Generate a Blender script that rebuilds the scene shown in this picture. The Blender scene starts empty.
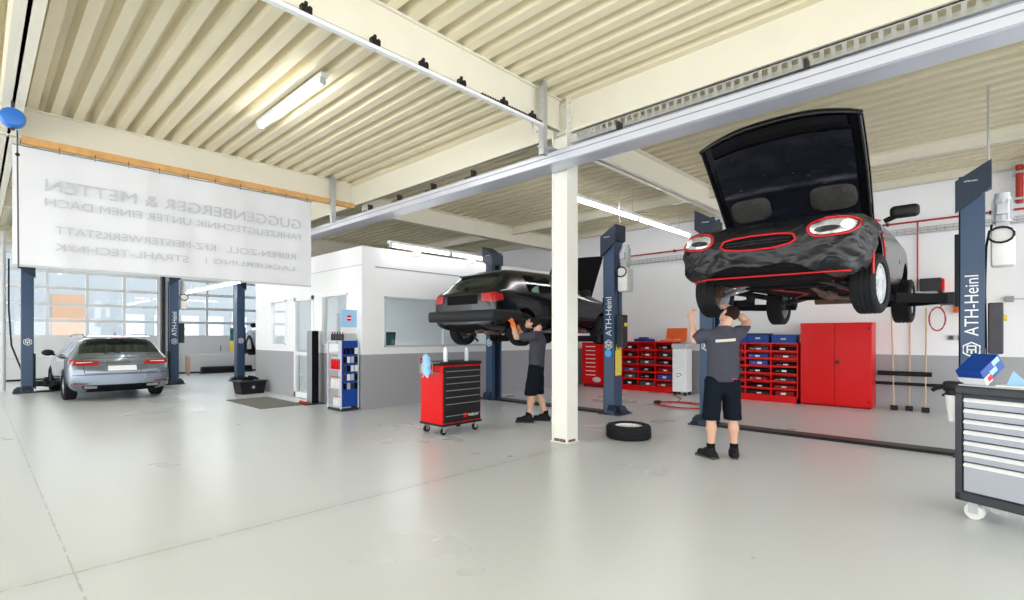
import bpy, bmesh, math, random
import numpy as np
from mathutils import Vector, Matrix, noise
from mathutils.bvhtree import BVHTree
random.seed(7)
S = bpy.context.scene
COL = S.collection
PI = math.pi

# ------------------------------------------------------------------ materials
def mat(name, col, rough=.5, metal=0., var=.06, scale=6., bump=0., bscale=40., emit=0., ecol=None,
        trans=0., coat=0., spec=.5, rvar=.08):
    m = bpy.data.materials.new(name); m.use_nodes = True
    nt = m.node_tree; N = nt.nodes; L = nt.links
    b = N['Principled BSDF']
    b.inputs['Metallic'].default_value = metal
    b.inputs['Specular IOR Level'].default_value = spec
    b.inputs['Coat Weight'].default_value = coat
    b.inputs['Coat Roughness'].default_value = .05
    b.inputs['Transmission Weight'].default_value = trans
    tc = N.new('ShaderNodeTexCoord')
    nz = N.new('ShaderNodeTexNoise'); nz.inputs['Scale'].default_value = scale; nz.inputs['Detail'].default_value = 4
    L.new(tc.outputs['Object'], nz.inputs['Vector'])
    mx = N.new('ShaderNodeMix'); mx.data_type = 'RGBA'
    mx.inputs[6].default_value = (*[max(0, c*(1-var)) for c in col], 1)
    mx.inputs[7].default_value = (*[min(1, c*(1+var)) for c in col], 1)
    L.new(nz.outputs['Fac'], mx.inputs[0]); L.new(mx.outputs[2], b.inputs['Base Color'])
    mr = N.new('ShaderNodeMapRange')
    mr.inputs[3].default_value = max(0, rough-rvar*rough); mr.inputs[4].default_value = min(1, rough+rvar*rough)
    L.new(nz.outputs['Fac'], mr.inputs[0]); L.new(mr.outputs[0], b.inputs['Roughness'])
    if bump > 0:
        n2 = N.new('ShaderNodeTexNoise'); n2.inputs['Scale'].default_value = bscale; n2.inputs['Detail'].default_value = 3
        L.new(tc.outputs['Object'], n2.inputs['Vector'])
        bp = N.new('ShaderNodeBump'); bp.inputs['Strength'].default_value = bump; bp.inputs['Distance'].default_value = .02
        L.new(n2.outputs['Fac'], bp.inputs['Height']); L.new(bp.outputs[0], b.inputs['Normal'])
    if emit > 0:
        b.inputs['Emission Color'].default_value = (*(ecol or col), 1)
        b.inputs['Emission Strength'].default_value = emit
    return m

def wall_mat(name, low=.36, split=1.08, white=(.86, .87, .89), grey=(.36, .365, .385)):
    m = mat(name, white, .55, var=.02, scale=2.)
    nt = m.node_tree; N = nt.nodes; L = nt.links; b = N['Principled BSDF']
    src = b.inputs['Base Color'].links[0].from_socket
    tc = N.new('ShaderNodeTexCoord'); sx = N.new('ShaderNodeSeparateXYZ'); L.new(tc.outputs['Object'], sx.inputs[0])
    lt = N.new('ShaderNodeMath'); lt.operation = 'LESS_THAN'; lt.inputs[1].default_value = split
    L.new(sx.outputs[2], lt.inputs[0])
    mx = N.new('ShaderNodeMix'); mx.data_type = 'RGBA'
    L.new(lt.outputs[0], mx.inputs[0]); L.new(src, mx.inputs[6]); mx.inputs[7].default_value = (*grey, 1)
    L.new(mx.outputs[2], b.inputs['Base Color'])
    return m

def floor_mat():
    m = mat('floor_epoxy', (.67, .70, .725), .28, var=.05, scale=.55, spec=.5, rvar=.08)
    nt = m.node_tree; N = nt.nodes; L = nt.links; b = N['Principled BSDF']
    src = b.inputs['Base Color'].links[0].from_socket
    tc = N.new('ShaderNodeTexCoord'); sx = N.new('ShaderNodeSeparateXYZ'); L.new(tc.outputs['Object'], sx.inputs[0])
    def M(op, a, b_=None, c=None):
        n = N.new('ShaderNodeMath'); n.operation = op
        for i, v in enumerate((a, b_, c)):
            if v is None: continue
            if isinstance(v, (int, float)): n.inputs[i].default_value = v
            else: L.new(v, n.inputs[i])
        return n.outputs[0]
    nz = N.new('ShaderNodeTexNoise'); nz.inputs['Scale'].default_value = 9.; nz.inputs['Detail'].default_value = 6
    L.new(tc.outputs['Object'], nz.inputs['Vector'])
    nf = N.new('ShaderNodeTexNoise'); nf.inputs['Scale'].default_value = 60.; nf.inputs['Detail'].default_value = 2
    L.new(tc.outputs['Object'], nf.inputs['Vector'])
    wob = M('MULTIPLY', M('SUBTRACT', nf.outputs['Fac'], .5), .03)
    masks = []
    # worn expansion joints in the concrete: y = a and x = b
    for ax, v, w in ((1, 4.10, .011), (0, .42, .005)):
        d = M('ABSOLUTE', M('ADD', M('SUBTRACT', sx.outputs[ax], v), wob))
        masks.append(M('MULTIPLY', M('LESS_THAN', d, w), M('GREATER_THAN', nz.outputs['Fac'], .44)))
    # fine chips
    sm = masks[0]
    for k in masks[1:]: sm = M('MAXIMUM', sm, k)
    sm = M('MULTIPLY', sm, .45)
    # grime worked into the concrete either side of the long joint
    band = M('SUBTRACT', 1., M('MINIMUM', M('MULTIPLY', M('ABSOLUTE', M('SUBTRACT', sx.outputs[1], 4.12)), 5.), 1.))
    sm = M('MAXIMUM', sm, M('MULTIPLY', M('MULTIPLY', band, nz.outputs['Fac']), .20))
    mx = N.new('ShaderNodeMix'); mx.data_type = 'RGBA'
    L.new(sm, mx.inputs[0]); L.new(src, mx.inputs[6]); mx.inputs[7].default_value = (.22, .21, .19, 1)
    L.new(mx.outputs[2], b.inputs['Base Color'])
    return m

def glass_mat(name, tint=(.9, .95, .95), rough=.02, alpha=.25):
    m = bpy.data.materials.new(name); m.use_nodes = True
    nt = m.node_tree; N = nt.nodes; L = nt.links
    N.remove(N['Principled BSDF']); out = N['Material Output']
    tr = N.new('ShaderNodeBsdfTransparent'); tr.inputs[0].default_value = (*tint, 1)
    gl = N.new('ShaderNodeBsdfGlossy'); gl.inputs['Roughness'].default_value = rough
    lw = N.new('ShaderNodeLayerWeight'); lw.inputs[0].default_value = .5
    pw = N.new('ShaderNodeMath'); pw.operation = 'POWER'; pw.inputs[1].default_value = 4.; L.new(lw.outputs['Facing'], pw.inputs[0])
    fr = N.new('ShaderNodeMath'); fr.operation = 'MULTIPLY_ADD'; fr.inputs[1].default_value = .35; fr.inputs[2].default_value = .03; L.new(pw.outputs[0], fr.inputs[0])
    nz = N.new('ShaderNodeTexNoise'); nz.inputs['Scale'].default_value = 3.
    ml = N.new('ShaderNodeMath'); ml.operation = 'MULTIPLY_ADD'; ml.inputs[1].default_value = .02
    L.new(nz.outputs['Fac'], ml.inputs[0]); L.new(fr.outputs[0], ml.inputs[2])
    mx = N.new('ShaderNodeMixShader'); L.new(ml.outputs[0], mx.inputs[0]); L.new(tr.outputs[0], mx.inputs[1]); L.new(gl.outputs[0], mx.inputs[2])
    L.new(mx.outputs[0], out.inputs[0])
    return m

M = {}
M['floor'] = floor_mat()
M['wall'] = wall_mat('wall_paint')
M['wall_plain'] = mat('wall_plain', (.86, .87, .89), .5, var=.02, scale=2)
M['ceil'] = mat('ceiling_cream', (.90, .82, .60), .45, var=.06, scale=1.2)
M['ceil_e'] = mat('ceiling_cream_shaded', (.72, .65, .46), .45, var=.06, scale=1.2)  # cream darkened for the east bay, its dimmer light put into the colour
M['beam'] = mat('beam_cream', (.85, .81, .68), .4, var=.04, scale=2.5)
M['column'] = mat('column_paint', (.80, .79, .72), .4, var=.05, scale=3)
M['rust'] = mat('rust_scuff', (.16, .10, .06), .8, var=.4, scale=30)
M['wood'] = mat('batten_wood', (.70, .38, .13), .6, var=.3, scale=9)
M['galv'] = mat('galvanised', (.55, .57, .60), .35, .8, var=.15, scale=20)
M['alu'] = mat('aluminium', (.66, .68, .76), .35, .35, var=.05, scale=4)
M['white'] = mat('white_enamel', (.85, .86, .87), .35, var=.03)
M['whitep'] = mat('white_plastic', (.80, .80, .78), .35, var=.05)
M['grey'] = mat('grey_paint', (.28, .29, .31), .5)
M['lgrey'] = mat('light_grey', (.52, .54, .57), .4)
M['panel'] = mat('door_panel', (.72, .74, .77), .45, var=.03)
M['frame'] = mat('door_frame', (.74, .76, .78), .4, .3)
M['black'] = mat('black_plastic', (.009, .009, .010), .45, var=.3, spec=0.25)
M['matte'] = mat('matte_black', (.006, .006, .007), .75, var=.3, spec=0.1)
M['rubber'] = mat('rubber', (.013, .013, .015), .7, var=.25, scale=20, spec=0.2)
M['blue'] = mat('lift_blue', (.040, .078, .150), .35, var=.07, scale=5, spec=.35)
M['navy'] = mat('lift_navy', (.020, .032, .055), .4, var=.1, spec=0.3)
M['red'] = mat('tool_red', (.66, .001, .002), .30, var=.04, spec=.2)
M['dred'] = mat('dark_red', (.24, .003, .004), .4, var=.1, spec=0.2)
M['redpipe'] = mat('red_pipe', (.42, .03, .02), .5)
M['orange'] = mat('orange', (.75, .12, .012), .5)
M['boxblue'] = mat('box_blue', (.004, .050, .30), .4, spec=0.3)
M['lblue'] = mat('light_blue', (.35, .60, .85), .6)
M['yellow'] = mat('yellow', (.85, .66, .03), .5)
M['teal'] = mat('teal', (.02, .12, .12), .5)
M['green'] = mat('green', (.01, .08, .05), .5)
M['steel'] = mat('steel', (.45, .45, .46), .3, .9, var=.1)
M['dsteel'] = mat('dark_steel', (.045, .045, .05), .45, .6, var=.3)
M['exh'] = mat('exhaust_rust', (.16, .10, .075), .6, .4, var=.5, scale=12)
M['carblack'] = mat('car_black', (.005, .005, .007), .16, .0, var=.2, coat=.25, spec=.35)
M['carsilver'] = mat('car_silver', (.17, .205, .25), .28, .7, var=.04, coat=1.)
M['cargrey'] = mat('car_dark', (.012, .013, .015), .25, .0, var=.1, coat=.2, spec=.3)
M['bumper'] = mat('bumper_black', (.016, .017, .020), .5, var=.15, spec=0.25)
M['dglass'] = mat('tinted_glass', (.012, .022, .018), .04, var=.05, spec=.8)
M['sglass'] = glass_mat('side_glass', (.55, .68, .66))
M['glass'] = glass_mat('clear_glass', (.93, .96, .96))
M['tail'] = mat('tail_red', (.42, .004, .008), .15, coat=.4)
M['lens'] = mat('lens_clear', (.62, .64, .66), .12, .5, coat=1, var=.3, scale=25)
M['plate'] = mat('number_plate', (.92, .92, .92), .4, var=.01)
M['bra'] = mat('bra_vinyl', (.004, .005, .007), .38, var=.3, scale=8, bump=.5, bscale=6, spec=.45)
M['liner'] = mat('hood_liner', (.006, .007, .012), .36, var=.5, scale=6, bump=.5, bscale=9, spec=0.4)
M['pad'] = mat('hood_pad', (.040, .038, .036), .7, var=.3, scale=14, bump=.3, bscale=30, spec=0.2)
M['piping'] = mat('red_piping', (.60, .006, .012), .45)
M['skin'] = mat('skin', (.62, .36, .25), .5, var=.08, scale=10)
M['shirt'] = mat('shirt_grey', (.062, .062, .082), .85, var=.12, scale=12, bump=.3, bscale=9, spec=0.1)
M['shorts'] = mat('shorts_dark', (.006, .010, .016), .85, var=.2, scale=12, bump=.3, bscale=12, spec=0.1)
M['hair'] = mat('hair_dark', (.022, .013, .010), .75, var=.4, scale=60, bump=.4, bscale=200, spec=0.1)
M['shoe'] = mat('shoe_black', (.008, .008, .010), .6, spec=0.2)
M['sole'] = mat('sole_grey', (.05, .05, .055), .6)
M['glove'] = mat('glove_orange', (.85, .20, .01), .6)
M['eye'] = mat('eye', (.05, .035, .03), .2)
M['banner'] = mat('banner_pvc', (.74, .75, .78), .4, var=.015, scale=1.5, bump=.02, bscale=3, spec=.3)
M['bletter'] = mat('banner_show_through', (.54, .55, .59), .4, var=.05)
M['letter'] = mat('white_lettering', (.9, .92, .94), .5, var=.01)
M['rope'] = mat('rope', (.08, .08, .09), .6)
M['matfloor'] = mat('door_mat', (.17, .165, .155), .95, var=.2, scale=50, bump=.4, bscale=200)
M['otube'] = mat('office_tube', (1, 1, 1), .4, emit=24., ecol=(1, .99, .97))
M['wtube'] = mat('tube_wall', (1, 1, 1), .4, emit=3.2, ecol=(1, .99, .97))
M['tube'] = mat('tube_light', (1, 1, 1), .4, emit=9., ecol=(1, .985, .96))
M['cart_frame'] = mat('cart_frame', (.028, .031, .040), .45)
M['cart_face'] = mat('cart_face', (.40, .42, .48), .4, var=.04)
M['house'] = mat('house_orange', (.36, .21, .13), .8)
M['render'] = mat('house_render', (.27, .28, .29), .9)
M['ground'] = mat('outside_ground', (.30, .30, .30), .9)
M['woodpole'] = mat('pole_wood', (.58, .42, .26), .6, var=.2, scale=15)
M['cableblue'] = mat('balancer_blue', (.02, .16, .55), .4)
M['pink'] = mat('rag_pink', (.75, .48, .40), .9)

# ------------------------------------------------------------------ geometry helpers
class MB:
    def __init__(s): s.bm = bmesh.new()
    def box(s, x0, x1, y0, y1, z0, z1, bev=0., seg=2, rot=None, pivot=None):
        r = bmesh.ops.create_cube(s.bm, size=1.)
        vs = r['verts']
        for v in vs:
            v.co = Vector(((x0+x1)/2+v.co.x*(x1-x0), (y0+y1)/2+v.co.y*(y1-y0), (z0+z1)/2+v.co.z*(z1-z0)))
        if rot is not None:
            c = Vector(pivot) if pivot is not None else Vector(((x0+x1)/2, (y0+y1)/2, (z0+z1)/2))
            for v in vs: v.co = c + rot @ (v.co-c)
        if bev > 0:
            es = list({e for v in vs for e in v.link_edges})
            bmesh.ops.bevel(s.bm, geom=es, offset=bev, segments=seg, profile=.5, affect='EDGES', clamp_overlap=True)
        return s
    def cyl(s, p0, p1, r, seg=16, r2=None, cap=True):
        p0, p1 = Vector(p0), Vector(p1); d = p1-p0
        q = d.to_track_quat('Z', 'Y').to_matrix()
        r2 = r if r2 is None else r2
        a = [s.bm.verts.new(p0+q @ Vector((r*math.cos(t), r*math.sin(t), 0))) for t in [2*PI*i/seg for i in range(seg)]]
        b = [s.bm.verts.new(p1+q @ Vector((r2*math.cos(t), r2*math.sin(t), 0))) for t in [2*PI*i/seg for i in range(seg)]]
        for i in range(seg): s.bm.faces.new((a[i], a[(i+1) % seg], b[(i+1) % seg], b[i]))
        if cap: s.bm.faces.new(a[::-1]); s.bm.faces.new(b)
        return s
    def tube(s, pts, r, seg=8, closed=False):
        pts = [Vector(p) for p in pts]; n = len(pts); rings = []
        up = Vector((0, 0, 1))
        for i in range(n):
            if closed: t = pts[(i+1) % n]-pts[i-1]
            else: t = pts[min(i+1, n-1)]-pts[max(i-1, 0)]
            if t.length < 1e-9: t = Vector((0, 0, 1))
            t.normalize()
            u = up if abs(t.dot(up)) < .95 else Vector((1, 0, 0))
            a = t.cross(u).normalized(); b = a.cross(t)
            rings.append([s.bm.verts.new(pts[i]+a*(r*math.cos(2*PI*k/seg))+b*(r*math.sin(2*PI*k/seg))) for k in range(seg)])
        for i in range(n if closed else n-1):
            A, B = rings[i], rings[(i+1) % n]
            for k in range(seg): s.bm.faces.new((A[k], A[(k+1) % seg], B[(k+1) % seg], B[k]))
        if not closed: s.bm.faces.new(rings[0][::-1]); s.bm.faces.new(rings[-1])
        return s
    def lathe(s, prof, c=(0, 0, 0), axis='Z', seg=24, closed=False):
        # prof: list of (r, h)
        c = Vector(c)
        def P(r, h, t):
            x, y = r*math.cos(t), r*math.sin(t)
            return c+(Vector((x, y, h)) if axis == 'Z' else Vector((x, h, y)) if axis == 'Y' else Vector((h, x, y)))
        rings = [[s.bm.verts.new(P(r, h, 2*PI*k/seg)) for k in range(seg)] for r, h in prof]
        n = len(prof)
        for i in range(n if closed else n-1):
            A, B = rings[i], rings[(i+1) % n]
            for k in range(seg): s.bm.faces.new((A[k], A[(k+1) % seg], B[(k+1) % seg], B[k]))
        if not closed:
            s.bm.faces.new(rings[0][::-1]); s.bm.faces.new(rings[-1])
        return s
    def prism(s, poly, axis, a, b):
        # poly 2d; axis X: (y,z); Y: (x,z); Z: (x,y)
        def P(p, t):
            return Vector((t, p[0], p[1])) if axis == 'X' else Vector((p[0], t, p[1])) if axis == 'Y' else Vector((p[0], p[1], t))
        A = [s.bm.verts.new(P(p, a)) for p in poly]; B = [s.bm.verts.new(P(p, b)) for p in poly]
        n = len(poly)
        for i in range(n): s.bm.faces.new((A[i], A[(i+1) % n], B[(i+1) % n], B[i]))
        s.bm.faces.new(A[::-1]); s.bm.faces.new(B)
        return s
    def ball(s, c, r, sc=(1, 1, 1), u=16, v=10):
        r_ = bmesh.ops.create_uvsphere(s.bm, u_segments=u, v_segments=v, radius=r)
        for w in r_['verts']: w.co = Vector(c)+Vector((w.co.x*sc[0], w.co.y*sc[1], w.co.z*sc[2]))
        return s
    def grid(s, f, nu, nv):
        V = [[s.bm.verts.new(f(i/nu, j/nv)) for j in range(nv+1)] for i in range(nu+1)]
        for i in range(nu):
            for j in range(nv): s.bm.faces.new((V[i][j], V[i+1][j], V[i+1][j+1], V[i][j+1]))
        return s
    def build(s, name, m, parent=None, smooth=False):
        bmesh.ops.recalc_face_normals(s.bm, faces=s.bm.faces[:])
        me = bpy.data.meshes.new(name); s.bm.to_mesh(me); s.bm.free()
        return link(name, me, m, parent, smooth)

def link(name, me, m, parent=None, smooth=False):
    o = bpy.data.objects.new(name, me); COL.objects.link(o)
    if m is not None:
        me.materials.clear(); me.materials.append(m)
    if smooth is not False:
        me.polygons.foreach_set('use_smooth', [True]*len(me.polygons))
        if smooth is True or isinstance(smooth, (int, float)):
            ang = math.radians(40 if smooth is True else smooth)
            bm = bmesh.new(); bm.from_mesh(me)
            for e in bm.edges:
                if len(e.link_faces) == 2 and e.calc_face_angle(0) > ang: e.smooth = False
            bm.to_mesh(me); bm.free()
    if parent is not None: o.parent = parent
    return o

def tag(o, label, cat, group=None, kind=None):
    if label: o['label'] = label
    if cat: o['category'] = cat
    if group: o['group'] = group
    if kind: o['kind'] = kind
    return o
def thing(name, label, cat, loc=(0, 0, 0), rz=0., group=None):
    o = bpy.data.objects.new(name, None); COL.objects.link(o); o.empty_display_size = .1
    o.location = loc; o.rotation_euler = (0, 0, rz)
    return tag(o, label, cat, group)
def struct(o, label=None):
    o['kind'] = 'structure'
    if label: o['label'] = label
    return o
def dup(root, loc, rz=None, label=None, group=None, sc=None):
    def cp(o, par):
        c = o.copy(); COL.objects.link(c); c.parent = par
        for ch in [q for q in KIDS(o)]: cp(ch, c)
        return c
    r = cp(root, None); r.location = loc
    if rz is not None: r.rotation_euler = (0, 0, rz)
    if label: r['label'] = label
    if group: r['group'] = group
    if sc: r.scale = sc
    return r
def KIDS(o): return [q for q in bpy.data.objects if q.parent == o]

def text_obj(name, s, size, m, parent, loc, rot, mirror=False, width=None, ext=.0015, height=None):
    cu = bpy.data.curves.new('t', 'FONT'); cu.body = s; cu.size = size; cu.extrude = ext
    cu.align_x = 'CENTER'; cu.align_y = 'CENTER'
    t = bpy.data.objects.new('t', cu); COL.objects.link(t)
    dg = bpy.context.evaluated_depsgraph_get(); me = bpy.data.meshes.new_from_object(t.evaluated_get(dg))
    bpy.data.objects.remove(t)
    xs = [v.co.x for v in me.vertices]; ys = [v.co.y for v in me.vertices]
    cx = (max(xs)+min(xs))/2; cy = (max(ys)+min(ys))/2
    k = width/(max(xs)-min(xs)) if width else 1; ky = height/(max(ys)-min(ys)) if height else k
    for v in me.vertices:
        v.co.x = (v.co.x-cx)*k*(-1 if mirror else 1); v.co.y = (v.co.y-cy)*ky
    me.name = name
    o = link(name, me, m, parent); o.location = loc; o.rotation_euler = rot
    return o

# ------------------------------------------------------------------ implicit surfaces (people)
def surf_nets(F, org, h):
    nx, ny, nz = F.shape
    ins = F < 0
    def corner(i, j, k): return ins[i:nx-1+i, j:ny-1+j, k:nz-1+k]
    cs = [corner(i, j, k) for i in (0, 1) for j in (0, 1) for k in (0, 1)]
    cnt = sum(c.astype(np.int8) for c in cs)
    act = (cnt > 0) & (cnt < 8)
    idx = -np.ones(act.shape, dtype=np.int64)
    cells = np.argwhere(act); idx[act] = np.arange(len(cells))
    acc = np.zeros((len(cells), 3)); num = np.zeros(len(cells))
    C = [(i, j, k) for i in (0, 1) for j in (0, 1) for k in (0, 1)]
    for a in range(8):
        for b in range(a+1, 8):
            d = [C[b][q]-C[a][q] for q in range(3)]
            if sum(abs(v) for v in d) != 1: continue
            fa = F[cells[:, 0]+C[a][0], cells[:, 1]+C[a][1], cells[:, 2]+C[a][2]]
            fb = F[cells[:, 0]+C[b][0], cells[:, 1]+C[b][1], cells[:, 2]+C[b][2]]
            mk = (fa < 0) != (fb < 0)
            t = np.where(mk, fa/(np.where(mk, fa-fb, 1)), 0)
            p = np.array(C[a])[None, :]+t[:, None]*np.array(d)[None, :]
            acc += p*mk[:, None]; num += mk
    V = (cells+acc/num[:, None])*h+np.array(org)
    faces = []
    for ax in range(3):
        sl = [slice(None)]*3; sl2 = [slice(None)]*3
        sl[ax] = slice(0, -1); sl2[ax] = slice(1, None)
        A = ins[tuple(sl)]; B = ins[tuple(sl2)]
        e = np.argwhere(A != B)
        o1, o2 = [(1, 2), (2, 0), (0, 1)][ax]
        ok = (e[:, o1] > 0) & (e[:, o2] > 0) & (e[:, o1] < F.shape[o1]-1) & (e[:, o2] < F.shape[o2]-1)
        e = e[ok]; fl = A[e[:, 0], e[:, 1], e[:, 2]]
        def I(d1, d2):
            q = e.copy(); q[:, o1] -= d1; q[:, o2] -= d2
            return idx[q[:, 0], q[:, 1], q[:, 2]]
        a, b, c, d = I(1, 1), I(0, 1), I(0, 0), I(1, 0)
        quad = np.stack([a, b, c, d], 1); quad[~fl] = quad[~fl][:, ::-1]
        faces.append(quad)
    return V, np.concatenate(faces)

def implicit(name, prims, m, parent=None, h=.008, k=.03, cuts=(), wr=0., wscale=9.):
    """prims: ('c', a, b, ra, rb[, flat(axis vec, s)][, kk]) tapered capsule; ('e', c, (rx,ry,rz)[, rot]) ellipsoid"""
    lo = np.array([1e9]*3); hi = -lo
    for p in prims:
        if p[0] == 'c': pts = [np.array(p[1]), np.array(p[2])]; R = max(p[3], p[4])
        else: pts = [np.array(p[1])]; R = max(p[2])
        for q in pts: lo = np.minimum(lo, q-R-.03); hi = np.maximum(hi, q+R+.03)
    n = np.ceil((hi-lo)/h).astype(int)+2
    F = np.full(n, .2, dtype=np.float32)
    ax = [lo[i]+h*np.arange(n[i]) for i in range(3)]
    for p in prims:
        R = max(p[3], p[4]) if p[0] == 'c' else max(p[2])
        pts = np.array([p[1], p[2]] if p[0] == 'c' else [p[1]])
        a = np.maximum(0, np.floor((pts.min(0)-R-.08-lo)/h).astype(int)); b = np.minimum(n, np.ceil((pts.max(0)+R+.08-lo)/h).astype(int)+1)
        X, Y, Z = np.meshgrid(ax[0][a[0]:b[0]], ax[1][a[1]:b[1]], ax[2][a[2]:b[2]], indexing='ij')
        P = np.stack([X, Y, Z], -1)
        kk = k
        if p[0] == 'c':
            A = np.array(p[1], float); B = np.array(p[2], float); d = B-A; L2 = (d*d).sum()+1e-12
            t = np.clip(((P-A)@d)/L2, 0, 1)
            v = P-(A+t[..., None]*d)
            rr = p[3]+(p[4]-p[3])*t
            if len(p) > 5 and p[5] is not None:
                av = np.array(p[5][0], float); av /= np.linalg.norm(av); s = p[5][1]
                c = v@av; v = v+(c*(1/s-1))[..., None]*av
            if len(p) > 6: kk = p[6]
            D = np.sqrt((v*v).sum(-1))-rr
        else:
            v = P-np.array(p[1], float)
            if len(p) > 3 and p[3] is not None: v = v@np.array(p[3])
            r = np.array(p[2], float)
            q = np.sqrt(((v/r)**2).sum(-1)); D = (q-1)*r.min()
            if len(p) > 4: kk = p[4]
        G = F[a[0]:b[0], a[1]:b[1], a[2]:b[2]]
        hh = np.clip(.5+.5*(G-D)/kk, 0, 1)
        F[a[0]:b[0], a[1]:b[1], a[2]:b[2]] = G*(1-hh)+D*hh-kk*hh*(1-hh)
    if len(cuts) or wr:
        X, Y, Z = np.meshgrid(*ax, indexing='ij')
        if wr:
            F = F+wr*(np.sin(wscale*3*Z+2.2*np.sin(wscale*1.7*X+1))*np.sin(wscale*2*X+wscale*Y+1.3*np.sin(wscale*2*Z))).astype(np.float32)
        for (pt, nr) in cuts:   # keep the side where (p-pt).n < 0 ; optional local bound
            F = np.maximum(F, (X-pt[0])*nr[0]+(Y-pt[1])*nr[1]+(Z-pt[2])*nr[2])
    V, Q = surf_nets(F, lo, h)
    me = bpy.data.meshes.new(name); me.from_pydata(V.tolist(), [], Q.tolist()); me.update()
    o = link(name, me, m, parent)
    me.polygons.foreach_set('use_smooth', [True]*len(me.polygons))
    return o

# ================================================================== THE SETTING
# World frame: X and Y follow the hall's column grid, Z up, metres. Camera stands at the origin.
CZ_W, CZ_E = 4.66, 4.50          # underside of the roof decking, west and east of the runway
fl = MB().box(-9, 12.8, -8, 22.9, -.12, 0).build('floor', M['floor']); struct(fl)
gr = MB().box(-30, 40, 22.95, 90, -.3, -.05).build('outside_ground', M['ground']); struct(gr)

def corrugated(name, x0, x1, y0, y1, z, step=.25, hgt=.15):
    prof = []
    n = int((x1-x0)/step)
    for i in range(n+1):
        x = x0+i*step
        for dx, dz in ((0, 0), (.115, 0), (.15, hgt), (.215, hgt)):
            if x+dx <= x1: prof.append((x+dx, z+dz))
    prof.append((x1, z+hgt))
    b = MB()
    A = [b.bm.verts.new((p[0], y0, p[1])) for p in prof]; B = [b.bm.verts.new((p[0], y1, p[1])) for p in prof]
    A2 = [b.bm.verts.new((p[0], y0, z+hgt+.05)) for p in prof]; B2 = [b.bm.verts.new((p[0], y1, z+hgt+.05)) for p in prof]
    for i in range(len(prof)-1):
        b.bm.faces.new((A[i], A[i+1], B[i+1], B[i])); b.bm.faces.new((A2[i+1], A2[i], B2[i], B2[i+1]))
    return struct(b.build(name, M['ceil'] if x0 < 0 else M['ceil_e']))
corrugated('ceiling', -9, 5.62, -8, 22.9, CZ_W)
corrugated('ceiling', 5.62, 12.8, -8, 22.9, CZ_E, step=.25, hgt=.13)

def ibeam(ax, c, z0, z1, w, a, b, m='beam', name='roof_beam', tf=.022, tw=.03):
    q = MB()
    if ax == 'X':
        q.box(a, b, c-w/2, c+w/2, z0, z0+tf); q.box(a, b, c-w/2, c+w/2, z1-tf, z1); q.box(a, b, c-tw/2, c+tw/2, z0, z1)
    else:
        q.box(c-w/2, c+w/2, a, b, z0, z0+tf); q.box(c-w/2, c+w/2, a, b, z1-tf, z1); q.box(c-tw/2, c+tw/2, a, b, z0, z1)
    return struct(q.build(name, M[m]))
for y in (-1.3, 4.35, 9.95, 15.55, 21.1):
    ibeam('X', y, 4.23, CZ_W, .10, -9, 5.48)
    ibeam('X', y, 4.08, CZ_E, .20, 5.76, 12.6)
ibeam('Y', 5.62, 4.22, CZ_W+.04, .10, -8, 22.7)
ibeam('Y', .32, 4.24, CZ_W, .20, -8, 22.7)
ibeam('Y', 10.45, 4.30, CZ_E, .12, -8, 22.7)
ibeam('Y', 12.5, 4.36, CZ_E, .16, -8, 22.7)

def hcolumn(x, y, z1, label):
    root = thing('support_column', None, None, (x, y, 0)); struct(root)
    q = MB()
    for s in (-1, 1): q.box(-.12, .12, s*.12-.012, s*.12+.012, 0.01, z1)
    q.box(-.012, .012, -.12, .12, 0.01, z1)
    # boxed-in flanges: thin cover sheets close the open sides
    q.box(-.105, -.095, -.12, .12, .01, z1-.5); q.box(.095, .105, -.12, .12, .01, z1-.5)
    q.build('column_shaft', M['column'], root)
    MB().box(-.135, .135, -.14, .14, 0, .012).build('base_plate', M['column'], root)
    q = MB()
    for sx, sy in ((-1, -1), (-1, 1), (1, -1)):
        q.box(sx*.123-.006, sx*.123+.006, sy*.05-.05, sy*.05+.03, .012, .05)
    q.box(-.09, .06, -.137, -.133, .012, .045)
    q.build('rust_scuff', M['rust'], root)
    q = MB()
    for z in (z1-.4, z1-.33, z1-.26, z1-.19, z1-.12, z1-.06):
        for s in (-.07, .07):
            q.cyl((-.106, s, z), (-.125, s, z), .012, 6); q.cyl((s, -.132, z), (s, -.148, z), .012, 6)
    q.build('bolt_row', M['beam'], root)
    return root
hcolumn(5.62, 4.35, 4.66, '')

# walls
struct(MB().box(12.6, 12.8, -8, 22.9, 0, CZ_E+.1).build('wall_right', M['wall']))
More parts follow.
